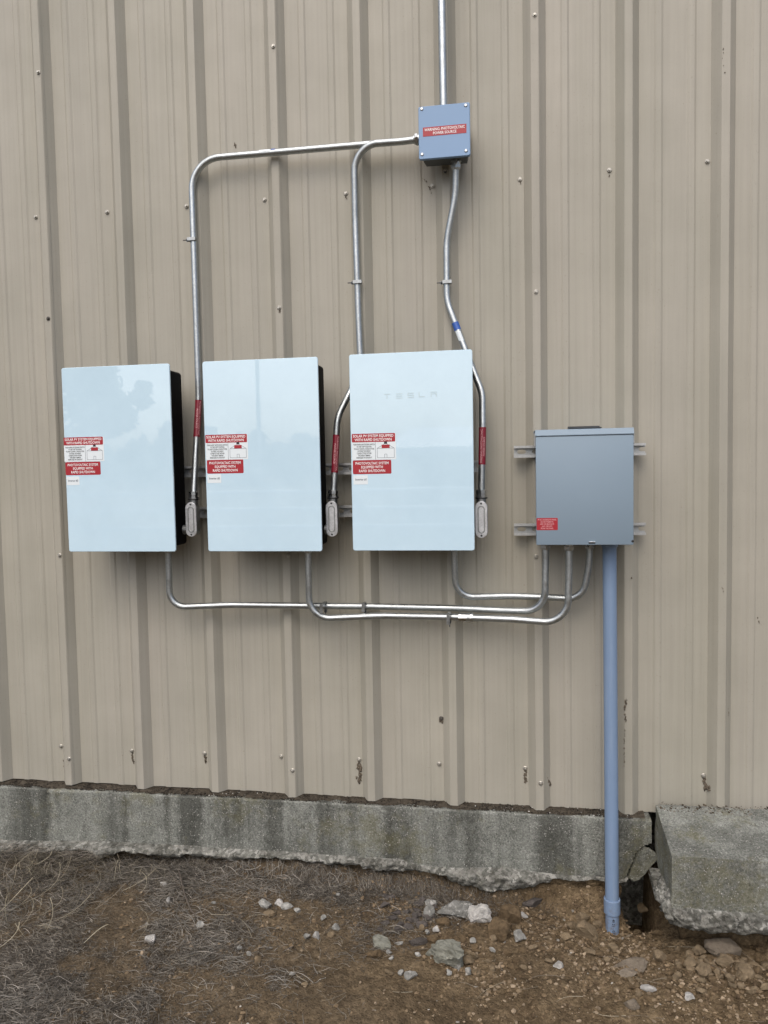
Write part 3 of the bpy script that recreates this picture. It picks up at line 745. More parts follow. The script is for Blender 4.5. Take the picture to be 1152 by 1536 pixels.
def inverter(X0, Z0, label, num, st, logo=False):
    o = empty('inverter', (X0+.2055, -.14, Z0), label, 'inverter', 'white wall inverters')
    cx, cz = X0+.2055, Z0+.33
    fc = stack(cx, cz, .411, .66, .008, [(FRONT, .0014), (FRONT+.0014, 0), (FRONT+.0065, 0), (FRONT+.008, .001)]).build('front_cover', 'white_back_painted_glass', o)
    hs = MB().box(X0+.007, X0+.404, -.1995, -.088, Z0+.016, Z0+.642, .012, 3).build('housing', 'black_housing', o)
    mb = MB(); mb.box(X0+.05, X0+.36, -.0885, YS-.0209, Z0+.08, Z0+.16); mb.box(X0+.05, X0+.36, -.0885, YS-.0209, Z0+.25, Z0+.31); mb.box(X0+.04, X0+.37, -.092, -.0882, Z0+.07, Z0+.36)
    mb.build('mounting_bracket', 'dark_steel', o)
    # stickers
    def rect(a, b):
        p, q = at(a[0], a[1], FRONT), at(b[0], b[1], FRONT); return (p.x+q.x)/2, (p.z+q.z)/2, q.x-p.x, p.z-q.z
    lx, lz_, w, h = rect(st[0], st[1]); y1, y2, y3 = FRONT-.0003, FRONT-.0006, FRONT-.0008
    lab = empty_part('warning_label', o)
    stack(lx, lz_, w, h, .003, [(y1, 0), (FRONT+.0002, 0)]).build('sticker', 'white_label', lab)
    hh = h*.325; hz = lz_+h/2-hh/2
    stack(lx-w*.008, hz, w*.984, hh, .003, [(y2, 0), (y1+.0001, 0)]).build('header', 'red_label', lab)
    flat_text('SOLAR PV SYSTEM EQUIPPED\nWITH RAPID SHUTDOWN', lx-w*.012, hz, w*.92, hh*.76, y3, 'label_print_white', 'lettering', lab, 1.0)
    flat_text(WORDS, lx-w*.225, lz_-h*.165, w*.49, h*.56, y2, 'label_print_black', 'lettering', lab, 1.0)
    # pictogram of a house with panels on its roof
    mb = MB(); a0, a1 = lx+w*.075, lx+w*.46; b0, b1, bt = lz_-h*.43, lz_-h*.07, lz_+h*.125; t = .0011
    def stroke(p, q):
        d = Vector((q[0]-p[0], q[1]-p[1])).normalized(); nx_, nz2 = -d.y*t/2, d.x*t/2
        mb.add([(p[0]+nx_, y2, p[1]+nz2), (q[0]+nx_, y2, q[1]+nz2), (q[0]-nx_, y2, q[1]-nz2), (p[0]-nx_, y2, p[1]-nz2)], [(0, 1, 2, 3)])
    am = (a0+a1)/2
    for p, q in [((a0, b0), (a1, b0)), ((a0, b0), (a0, b1)), ((a1, b0), (a1, b1)), ((a0, b1), (am, bt)), ((a1, b1), (am, bt)), ((a0, b1), (a1, b1)), ((am-.004, b0), (am-.004, b0+.012)), ((am+.004, b0), (am+.004, b0+.012)), ((am-.004, b0+.012), (am+.004, b0+.012)),
                 ((lx+w*.035, lz_-h/2), (lx+w*.035, lz_+h*.175))]: stroke(p, q)
    mb.build('pictogram', 'label_print_grey', lab)
    MB().box(am-.0135, am+.0135, y3, y1, b1+.0005, b1+.012).build('pictogram', 'red_label', lab)
    MB().box(am-.005, am+.005, y3, y1, b1+.0145, b1+.0225).build('pictogram', 'label_print_black', lab)
    lab = empty_part('warning_label', o)
    lx, lz_, w, h = rect(st[2], st[3])
    stack(lx, lz_, w, h, .004, [(y1, 0), (FRONT+.0002, 0)]).build('sticker', 'red_label', lab)
    flat_text('PHOTOVOLTAIC SYSTEM\nEQUIPPED WITH\nRAPID SHUTDOWN', lx, lz_, w*.86, h*.74, y3, 'label_print_white', 'lettering', lab, 1.05)
    lab = empty_part('number_label', o)
    lx, lz_, w, h = rect(st[4], st[5])
    stack(lx, lz_, w, h, .001, [(y1, 0), (FRONT+.0002, 0)]).build('sticker', 'white_label', lab)
    flat_text('Inverter #%d' % num, lx+w*.02, lz_+h*.03, w*.78, h*.26, y3, 'label_print_grey', 'lettering', lab)
    if logo:
        u, hgt = .0205, .0165
        for (px, py), bars in {(580.5, 594.3): [(-.5, .5, .34, .5), (-.07, .07, -.5, .28)], (598.8, 593.8): [(-.5, .5, z0, z0+.16) for z0 in (.34, -.08, -.5)],
                (616, 592.7): [(-.5, .5, .34, .5), (-.5, .5, -.08, .08), (-.5, .5, -.5, -.34), (-.5, -.36, .08, .34), (.36, .5, -.34, -.08)],
                (632.6, 591.7): [(-.5, -.36, -.34, .5), (-.5, .5, -.5, -.34)], (650.6, 591.1): [(-.5, .5, .34, .5), (-.5, .5, 0, .14), (-.5, -.36, -.5, 0), (.36, .5, -.5, 0)]}.items():
            mb = MB(); p = at(px, py, FRONT)
            for x0, x1, z0, z1 in bars: mb.box(p.x+x0*u, p.x+x1*u, FRONT-.0005, FRONT+.001, p.z+z0*hgt, p.z+z1*hgt)
            mb.build('logo_letter', 'logo_grey', o)
    return o
def empty_part(name, parent):
    e = bpy.data.objects.new(name, None); COL.objects.link(e); e.empty_display_size = .02; e.parent = parent; rebase(e, parent); return e
inverter(.1543, .9485, 'leftmost white glass inverter numbered 3 with trees mirrored in it', 3, [(95.4, 656.4), (156.6, 691.6), (98, 693.3), (151.3, 712), (99.8, 715.3), (119.4, 727.5)])
inverter(.6864, .9491, 'middle white glass inverter numbered 2 between the other two', 2, [(307.9, 652.5), (372.4, 688.8), (310.2, 690.2), (365.6, 709.6), (311, 711.7), (332, 724.3)])
inverter(1.2052, .9511, 'rightmost white glass inverter numbered 1 with raised brand lettering near the top', 1, [(527.6, 651), (594.3, 688.9), (529.1, 690.7), (587.2, 710.4), (530.2, 713.1), (552, 726.4)], True)

# ================================================================== junction box at the top
jb = empty('junction_box', (1.53, -.09, 2.2555), 'small square grey junction box with red warning strip, high on the wall', 'junction box')
cx, cz = 1.5295, 2.3405
stack(cx, cz, .1705, .1705, .006, [(-.1400, .0015), (-.1385, 0), (-.1275, 0), (-.1270, .001)]).build('cover', 'grey_enamel_light', jb)
stack(cx, cz, .160, .160, .010, [(-.1268, .0), (-.110, .002), (-.06, .007), (-.036, .010), (-.0340, .012)]).build('body', 'dark_box_grey', jb)
for x, y in ((632.5, 163.5), (698.5, 158), (633.2, 231.5), (699, 226)):
    p = at(x, y, -.14); s = MB(); s.lathe((p.x, -.1396, p.z), (0, -1, 0), [(0, .0058), (.0016, .0056), (.0028, .0036)], 14); s.box(p.x-.0042, p.x+.0042, -.1426, -.1421, p.z-.0006, p.z+.0006)
    s.build('screw', 'zinc_fitting', jb)
p, q = at(634.2, 191, -.1405), at(699.7, 199.4, -.1405)
w, h = q.x-p.x, .0295; lx, lz_ = (p.x+q.x)/2, at(667, 195.3, -.1405).z
lab = empty_part('warning_label', jb)
stack(lx, lz_, w, h, .0012, [(-.1406, 0), (-.1399, 0)]).build('sticker', 'red_label', lab)
flat_text('WARNING: PHOTOVOLTAIC\nPOWER SOURCE', lx, lz_, w*.93, h*.74, -.1411, 'label_print_white', 'lettering', lab, 1.0)
p = at(668, 257, -.034); MB().lathe((p.x, -.034, 2.250), (0, -1, 0), [(-.006, .006), (.004, .006), (.006, .004)], 12).build('mounting_foot', 'dark_steel', jb)

# ================================================================== grey electrical enclosure at the right
eb = empty('electrical_enclosure', (1.968, -.14, .97), 'large grey metal electrical enclosure on two struts right of the inverters', 'electrical box')
ex0, ex1, ez0, ez1 = 1.8165, 2.1205, .9705, 1.3215
YB = YS-.0209
MB().box(ex0+.006, ex1-.006, -.204, YB, ez0+.004, ez1+.010, .002, 2).build('body', 'grey_enamel', eb)
door = MB().box(ex0, ex1, -.2200, -.198, ez0, ez1-.0006, .0022, 2).build('door', 'grey_enamel', eb)
hood = MB()                                # sloping rain hood over the door
pr = [(-.2215, ez1+.0008), (-.2225, ez1+.0030), (-.2150, ez1+.0200), (-.2130, ez1+.0215), (YB, ez1+.0235), (YB, ez1+.0105), (-.204, ez1+.0102), (-.206, ez1+.0008)]
k = len(pr); hood.add([(ex0-.001, a, b) for a, b in pr]+[(ex1+.001, a, b) for a, b in pr], [tuple(range(k)), tuple(reversed(range(k, 2*k)))]+[(i, i+k, (i+1) % k+k, (i+1) % k) for i in range(k)])
hood.build('rain_hood', 'grey_enamel', eb)
p, q = at(852.5, 645, -.16), at(901, 645, -.16)
hp = MB(); hp.box(p.x, q.x, -.19, -.13, ez1+.024, ez1+.0275, .001, 1); hp.box(p.x, q.x, -.134, -.130, ez1+.0275, ez1+.034, .0008, 1); hp.build('hanger_plate', 'dark_steel', eb)
for xx in (ex0-.0035, ex1+.0005):
    MB().box(xx, xx+.003, -.212, -.150, ez1-.030, ez1+.012, .0008, 1).build('side_clip', 'strut_zinc', eb)
p = at(888, 814.3, -.2203)
lt = MB().box(p.x-.0105, p.x+.0105, -.2212, -.2190, p.z-.0026, p.z+.0030, .0008, 1).build('latch_slot', 'black_rubber', door)
MB().box(p.x-.0095, p.x+.0105, -.2230, -.2195, p.z+.0022, p.z+.0042, .0006, 1).build('latch_tab', 'cast_aluminium', door)
p = at(949, 811.8, -.22); MB().lathe((p.x, -.2195, p.z), (0, -1, 0), [(0, .0042), (.0012, .0040), (.002, .002)], 12).build('screw', 'black_rubber', door)
p, q = at(804.8, 777.1, -.2202), at(836.7, 795.1, -.2202); w, h = q.x-p.x, p.z-q.z; lx, lz_ = (p.x+q.x)/2, (p.z+q.z)/2
lab = empty_part('warning_label', eb)
stack(lx, lz_, w, h, .003, [(-.2204, 0), (-.2198, 0)]).build('sticker', 'red_label', lab)
flat_text('PV AC AGGREGATE PANEL\nDO NOT REMOVE,\nADD OR RELOCATE\nANY CIRCUITS\nFROM THIS PANEL', lx, lz_, w*.88, h*.84, -.2208, 'label_print_pink', 'lettering', lab, 1.05)

# ================================================================== conduits
R34 = .0117
def dense(path, step=.004):
    out = [path[0]]
    for a, b in zip(path[:-1], path[1:]):
        n = max(1, int((b-a).length/step))
        for k in range(1, n+1): out.append(a.lerp(b, k/n))
    return out
def fitting(parent, base, axis, name='connector', prof=None, r=R34):
    """compression fitting: locknut, threaded body, gland nut"""
    mb = MB(); ax = Vector(axis).normalized(); base = Vector(base)
    mb.lathe(base, ax, [(0, r*1.62), (.0045, r*1.62)], 8)
    mb.lathe(base+ax*.0043, ax, [(0, r*1.28), (.010, r*1.28)], 18)
    mb.lathe(base+ax*.0135, ax, [(0, r*1.42), (.001, r*1.54), (.010, r*1.54), (.0115, r*1.40)], 6)
    mb.lathe(base+ax*.0248, ax, [(0, r*1.30), (.003, r*1.26), (.0045, r*1.1)], 18)
    return mb.build(name, 'zinc_fitting', parent)
def run(label, pts, radii, r=R34, ends=(True, True), group='metal conduit runs'):
    path = fillet(pts, radii, 12)
    base = min(path, key=lambda q: q.z)
    o = empty('conduit', base, label, 'conduit', group)
    MB().tube(path, r, 18).build('tube', 'galvanized_conduit', o)
    if ends[0]: fitting(o, path[0], path[1]-path[0], r=r)
    if ends[1]: fitting(o, path[-1], path[-2]-path[-1], r=r)
    return o, path
def section(path, lo, hi):               # the stretch of a run between two heights
    return [q for q in dense(path) if lo <= q.z <= hi]
def wrap_label(parent, path, lo, hi, r, down=True):
    sec = section(path, lo, hi)
    if sec[0].z < sec[-1].z: sec = sec[::-1]
    lab = empty_part('warning_label', parent)
    MB().tube(sec, r+.0005, 20, False).build('sleeve', 'red_wrap', lab)
    v, f = fit_text('WARNING: PHOTOVOLTAIC\nPOWER SOURCE', .92*(sec[0]-sec[-1]).length, .0165, 1.0)
    out = []
    mid = sec[len(sec)//2]; ax = (sec[-1]-sec[0]).normalized(); tot = (sec[-1]-sec[0]).length
    n = (Vector(CAM)-mid); n = (n-ax*n.dot(ax)).normalized(); l = n.cross(ax); l = l if l.dot(Vector(RGT)) > 0 else -l
    for tx, ty in v:
        s = (tx if down else -tx)/tot+.5; k = max(0, min(len(sec)-1.001, s*(len(sec)-1))); i = int(k); c = sec[i].lerp(sec[min(i+1, len(sec)-1)], k-i)
        a = (ty if down else -ty)/(r+.001)+.12
        out.append(c+(n*math.cos(a)+l*math.sin(a))*(r+.0011))
    MB().add(out, f).build('lettering', 'label_print_pink', lab)
    return lab
def conduit_body(parent, top, inv_x, Yc):
    """pull elbow: long body below the conduit, oval cover towards the viewer, short hub into the inverter's side"""
    x, y, z = top
    b = empty_part('conduit_body', parent)
    mb = stack(x, z-.070, .036, .118, .017, [(y-.024, .001), (y-.022, 0), (y+.012, .001), (y+.018, .006)], 6)
    mb.lathe((x, y, z-.016), (0, 0, 1), [(0, .0165), (.016, .0165), (.0162, .0185), (.020, .0185), (.0205, .0165)], 20)
    mb.lathe((x-.010, y-.004, z-.108), (-1, 0, 0), [(0, .0175), (max(.012, x-.010-inv_x), .0175)], 20)
    mb.build('body', 'body_aluminium', b)
    MB().lathe((x, y, z+.004), (0, 0, 1), [(0, .0192), (.005, .0192), (.0052, .0162), (.013, .0162), (.0132, .0178), (.024, .0175), (.026, .0140)], 8).build('gland_nut', 'zinc_fitting', b)
    MB().lathe((x, y, z-.0005), (0, 0, 1), [(0, .0205), (.004, .0205)], 20).build('gasket', 'black_rubber', b)
    yc = y-.0240
    stack(x, z-.070, .0425, .124, .0210, [(yc-.0050, .0015), (yc-.0035, 0), (yc-.0005, 0)], 8).build('cover', 'cast_aluminium', b)
    rim = []
    for s, y_ in ((.0205, yc-.0052), (.0205, yc-.0046)): pass
    o1, o2 = plate(.0235, .092, .0117, 8), plate(.0175, .086, .0087, 8); k = len(o1); g = MB()
    g.add([(x+a, yc-.0068, z-.070+c) for a, c in o1]+[(x+a, yc-.0068, z-.070+c) for a, c in o2]+[(x+a*1.06, yc-.0048, z-.070+c*1.02) for a, c in o1]+[(x+a*.94, yc-.0048, z-.070+c*.98) for a, c in o2],
          [(j, (j+1) % k, (j+1) % k+k, j+k) for j in range(k)]+[(j, j+2*k, (j+1) % k+2*k, (j+1) % k) for j in range(k)]+[(j+k, (j+1) % k+k, (j+1) % k+3*k, j+3*k) for j in range(k)])
    g.build('raised_rim', 'body_aluminium', b)
    for dz in (.054, -.054): MB().lathe((x, yc-.0048, z-.070+dz), (0, -1, 0), [(0, .0036), (.0014, .0034), (.002, .002)], 12).build('cover_screw', 'dark_steel', b)
    return b
def strap(px, py, Yc, r, label, vertical=True):
    """two-piece hanger: band round the conduit, ear with bolt and nut, foot screwed to the rib"""
    c = at(px, py, Yc); yw = wall_y(c.x)-.0022
    o = empty('conduit_strap', (c.x, yw, c.z), label, 'strap', 'conduit straps')
    U = Vector((0, 0, 1)) if vertical else Vector((1, 0, 0)); V = Vector((1, 0, 0)) if vertical else Vector((0, 0, 1)); Nn = Vector((0, -1, 0))
    hw = .0055; mb = MB(); prof = []
    R1 = r+.0016
    for a in np.linspace(math.radians(-60), math.radians(240), 22): prof.append((R1*math.cos(a), R1*math.sin(a)))
    def sweep(pr, t):
        vs_ = []; fs = []
        for (a, b) in pr:
            d = math.hypot(a, b); 
            for s in (-hw, hw):
                for q in (1.0, 1-t/d): vs_.append(c+V*(a*q)+Nn*(b*q)+U*s)
        for i in range(len(pr)-1):
            A, B = i*4, i*4+4
            fs += [(A, A+2, B+2, B), (A+1, B+1, B+3, A+3), (A, B, B+1, A+1), (A+2, A+3, B+3, B+2)]
        n = len(pr)-1
        fs += [(0, 1, 3, 2), (4*n, 4*n+2, 4*n+3, 4*n+1)]
        mb.add(vs_, fs)
    sweep(prof, .0014)
    mb.build('band', 'strap_zinc', o)
    def slab(a0, a1, b0, b1, u0, u1, name, mat):
        vs_ = [c+V*a+Nn*b+U*u for a in (a0, a1) for b in (b0, b1) for u in (u0, u1)]
        return MB().add(vs_, [(0, 1, 3, 2), (4, 6, 7, 5), (0, 4, 5, 1), (2, 3, 7, 6), (0, 2, 6, 4), (1, 5, 7, 3)]).build(name, mat, o)
    gap = (c.y-yw)                         # distance from conduit axis to the rib
    slab(-R1-.010, -R1+.002, -.0012, .0012, -hw, hw, 'ear', 'strap_zinc')
    slab(R1-.002, R1+.0045, -gap, .002, -hw, hw, 'foot', 'strap_zinc')
    slab(-R1, R1+.004, -gap, -gap+.0016, -hw, hw, 'base', 'strap_zinc')
    mb = MB(); q = c+V*(-R1-.005); mb.lathe(q-Nn*.006, Nn, [(0, .0022), (.017, .0022)], 10); mb.lathe(q+Nn*.001, Nn, [(0, .0048), (.004, .0048)], 6); mb.lathe(c+V*(-R1-.004)+Nn*.004, -V, [(0, .0018), (.017, .0018)], 8)
    mb.build('bolt', 'dark_steel', o)
    return o

# --- upper runs: out of the junction box's left side and bottom, down to the inverters
lx_ = 1.4515
A_pts = [Vector((lx_, -.064, 2.3525)), at(600, 212.3, -.0635), at(287.0, 239.4, -.050), at(290.5, 380, -.050), at(296.2, 540, -.050), at(298.6, 598, -.052), at(290.2, 747, -.127)]
A_pts[3].x = A_pts[4].x = A_pts[5].x = A_pts[6].x = .6040; A_pts[2].x = .6035
oA, pA = run('long thin conduit from the junction box bending down to the leftmost inverter', A_pts, [0, .4, .108, 0, 0, .35, 0], ends=(True, False))
zt = at(290.2, 747, -.127).z
conduit_body(oA, (.6040, -.129, zt-.006), .565, 0)
wrap_label(oA, pA, at(295.6, 657.5, -.08).z, at(298.7, 600, -.055).z, R34)
B_pts = [Vector((lx_, -.100, 2.3400)), at(606, 212.0, -.100), at(531.0, 217.0, -.074), at(533.0, 330, -.051), at(538, 480, -.050), at(541.6, 556, -.054), at(506.0, 626, -.105), at(500.2, 745, -.130)]
oB, pB = run('conduit with a wide bend from the junction box passing behind the rightmost inverter', B_pts, [0, .3, .128, .6, 0, .15, .16, 0], ends=(True, False))
pb = at(500.2, 745, -.130); conduit_body(oB, (pb.x-.001, -.132, pb.z-.006), 1.093, 0)
wrap_label(oB, pB, at(500.5, 710.5, -.12).z, at(504, 651, -.108).z, R34)
C_pts = [Vector((1.5635, -.080, 2.2650)), at(683.4, 292, -.066), at(669.8, 362, -.050), at(670.4, 452, -.050), at(701, 533, -.075), at(723.6, 590, -.105), at(724.0, 640, -.122), at(722, 745, -.130)]
oC, pC = run('short conduit from the bottom of the junction box to the rightmost elbow', C_pts, [0, .35, .30, .16, .5, .13, .4, 0], ends=(True, False))
pc = at(722, 745, -.130); conduit_body(oC, (pc.x, -.132, pc.z-.006), 1.612, 0)
wrap_label(oC, pC, at(723, 698.5, -.127).z, at(724, 640, -.122).z, R34, False)
MB().tube(section(pC, at(680, 497, -.055).z, at(676, 484.5, -.052).z), R34+.0005, 18, False).build('blue_tape', 'blue_tape', oC)
# white maker's sticker on the near side of the same bend
def side_sticker(parent, path, lo, hi, a0, a1, mat, r=R34):
    sec = section(path, lo, hi); mb = MB(); vs_ = []; fs = []; n = 7
    for q in sec:
        ax = Vector((0, 0, 1)); nn = (Vector(CAM)-q); nn.z = 0; nn.normalize(); l = Vector((0, 0, 1)).cross(nn)
        for j in range(n): a = math.radians(a0+(a1-a0)*j/(n-1)); vs_.append(q+(nn*math.cos(a)+l*math.sin(a))*(r+.0006))
    for i in range(len(sec)-1):
        for j in range(n-1): fs.append((i*n+j, i*n+j+1, i*n+n+j+1, i*n+n+j))
    return mb.add(vs_, fs, True).build('sticker', mat, parent)
side_sticker(oC, pC, at(690, 513, -.06).z, at(680, 497.5, -.055).z, -60, 75, 'white_label')
# sticker lying on top of the long run
sec = [q for q in dense(pA) if at(389, 229, -.057).x < q.x < at(407, 229, -.057).x]
mb = MB(); vs_ = []; fs = []
for q in sec:
    for j in range(6): a = math.radians(5+18*j); vs_.append(q+Vector((0, -math.cos(a), math.sin(a)))*(R34+.0006))
for i in range(len(sec)-1):
    for j in range(5): fs.append((i*6+j, i*6+j+1, i*6+7+j, i*6+6+j))
mb.add(vs_, fs, True).build('sticker', 'white_label', oA)
sec = [q for q in dense(pA) if at(407, 229, -.057).x < q.x < at(415, 229, -.057).x]
mb = MB(); vs_ = []; fs = []
for q in sec:
    for j in range(6): a = math.radians(25+16*j); vs_.append(q+Vector((0, -math.cos(a), math.sin(a)))*(R34+.0006))
for i in range(len(sec)-1):
    for j in range(5): fs.append((i*6+j, i*6+j+1, i*6+7+j, i*6+6+j))
mb.add(vs_, fs, True).build('sticker', 'blue_tape', oA)
# riser going up out of the picture
top = at(663.2, 30, -.085); bot = at(665.3, 150, -.085); d = (top-bot).normalized()
oR, pR = run('straight conduit rising from the top of the junction box', [Vector((bot.x, -.085, 2.414)), Vector((bot.x, -.085, 2.43)), bot+d*1.75], [0, 0, 0], .0136, (False, False))
MB().lathe((bot.x, -.085, 2.4160), (0, 0, 1), [(0, .0175), (.006, .0175), (.0062, .0158), (.018, .0158)], 16).build('connector', 'zinc_fitting', oR)
strap(288.6, 360, -.050, R34, 'strap on the left conduit, above the leftmost inverter')
strap(536.2, 424, -.050, R34, 'strap on the middle conduit, above the rightmost inverter')
strap(670.2, 424, -.050, R34, 'strap on the right conduit below the junction box')

# --- lower runs: from under each inverter across to the enclosure's bottom
EZ = ez0+.004
def under(px, Z, Y): 
    q = at(px, 828, Y); return Vector((q.x, Y, Z))
def box_in(px, Y): q = at(px, 820, Y); return Vector((q.x, Y, EZ))
LA = [under(252.4, .9645, -.105), at(253.6, 860, -.102), at(254.4, 911, -.096), at(345, 907.4, -.072), at(560, 909.7, -.068), at(690, 912.5, -.068), at(757, 916.0, -.085), at(817.0, 917.0, -.118), at(818.2, 850, -.120), box_in(818.5, -.120)]
oLA, pLA = run('lowest-left conduit looping from the leftmost inverter to the grey enclosure', LA, [0, 0, .118, .5, 0, .6, .5, .108, 0, 0])
LB_ = [under(462.3, .9645, -.128), at(463.0, 862, -.127), at(464.0, 928.5, -.122), at(572, 923.6, -.105), at(690, 925.8, -.100), at(770, 929.0, -.125), at(851.6, 935.5, -.152), at(853.2, 862, -.155), box_in(853.5, -.155)]
oLB, pLB = run('lowest conduit looping from the middle inverter to the grey enclosure', LB_, [0, 0, .132, .4, 0, .6, .122, 0, 0])
LC = [under(681.4, .9665, -.085), at(681.8, 842, -.083), at(684.0, 896.0, -.072), at(765, 894.0, -.056), at(826, 896.0, -.060), at(873.5, 899.0, -.078), at(884.0, 846, -.090), box_in(884.5, -.090)]
oLC, pLC = run('short conduit looping from the rightmost inverter behind two others to the enclosure', LC, [0, 0, .120, .5, .4, .105, .3, 0])
def coupling(parent, px0, px1, py, Y):
    a, b = at(px0, py, Y), at(px1, py+.4, Y); ln = (b-a).length
    MB().lathe(a, b-a, [(0, .0135), (.001, .0170), (.011, .0172), (.0112, .0152), (ln-.0112, .0152), (ln-.011, .0172), (ln-.001, .0170), (ln, .0135)], 8).build('coupling', 'zinc_fitting', parent)
coupling(oLB, 687.5, 710.0, 925.7, -.100)
strap(547.5, 909.6, -.068, R34, 'strap on the upper horizontal conduit below the gap between inverters', False)
strap(488.5, 909.0, -.069, R34, 'strap beside the bend of the middle conduit', False)
strap(674.5, 925.4, -.100, R34, 'strap on the lower horizontal conduit beside the coupling', False)

# --- grey plastic pipe into the ground
pv = empty('plastic_pipe', (2.068, -.105, -.38), 'tall grey plastic pipe from the enclosure down into the dirt', 'pipe')
a, b = at(914.2, 822, -.105), at(918.4, 1390, -.105)
d = (b-a).normalized(); RP = .0228
MB().tube([Vector((a.x, a.y, EZ)), a+d*.02, a+d*.4, a+d*.9, b+d*.12], RP, 28).build('tube', 'grey_plastic_pipe', pv)
p1, p2 = at(918, 1347.5, -.105), at(918.3, 1368.5, -.105)
MB().lathe(p1, d, [(0, RP+.0002), (0, .0268), (.0012, .0276), ((p2-p1).length-.001, .0276), ((p2-p1).length, .0268), ((p2-p1).length, RP)], 28).build('coupling', 'grey_plastic_pipe', pv)
MB().lathe((a.x, a.y, EZ+.001), (0, 0, -1), [(0, .0268), (.022, .0268), (.024, .0255), (.0245, RP)], 28).build('coupling', 'grey_plastic_pipe', pv)
v, f = fit_text('40 21 - 03', .052, .0085); out = []
mid = at(918.6, 1383, -.105); nn = Vector(CAM)-mid; nn.z = 0; nn.normalize(); l = Vector((0, 0, 1)).cross(nn)
for tx, ty in v: an = ty/RP+.16; out.append(mid+d*(tx+.002)+(nn*math.cos(an)+l*math.sin(an))*(RP+.0005))
MB().add(out, f).build('lettering', 'label_print_black', pv)

# ================================================================== rocks and clods
def rock_mesh(seed, dims, level=3, cuts=9, noise=.10, flat=0.0):
    rng = np.random.default_rng(seed); v, f = {2: ICO3, 3: ICO4, 4: ICO5}[level]; v = v.copy()
    for _ in range(cuts):
        n = rng.normal(size=3); n /= np.linalg.norm(n); d = rng.uniform(.42, .82); s = v@n
        v = v-np.outer(np.maximum(0, s-d), n)
    k = seed*3.7
    lo = fbm(v[:, 0]*1.7+k, v[:, 1]*1.7, v[:, 2]*1.7, 2, seed % 97, .5)
    hi = fbm(v[:, 0]*6+k, v[:, 1]*6, v[:, 2]*6, 4, seed % 89, .62)
    rid = 1-np.abs(fbm(v[:, 0]*3.2+k, v[:, 1]*3.2, v[:, 2]*3.2, 3, seed % 83, .55))
    v = v*(1+noise*1.3*lo+noise*.55*hi+noise*.7*(rid-.7))[:, None]
    v = v/np.abs(v).max(0)
    v = v*np.array(dims)/2
    me = np_mesh('rock', v, f, True); me.set_sharp_from_angle(angle=math.radians(32)); return me
ICO5 = ico(5)
def put_rock(px, py, w, h, mat, label, name='rock', cat='rock', group=None, seed=0, level=3, cuts=9, noise=.10, sink=.28, tall=.8):
    p = on_ground(px, py+h*.22); dist = np.linalg.norm(p-CAM); s = dist/FPX
    W_, H_ = w*s*1.06, h*s
    hz = H_*tall; dy = min(max(H_*.95, W_*.55), W_*1.1)
    o = link(name, rock_mesh(seed, (W_, dy, hz), level, cuts, noise), mat)
    o.location = (p[0], p[1]+dy*.08, float(G(p[0], p[1]))+hz*(.5-sink)); rng = random.Random(seed); o.rotation_euler = (rng.uniform(-.2, .2), rng.uniform(-.25, .25), rng.uniform(-.35, .35))
    return tag(o, label, cat, group)
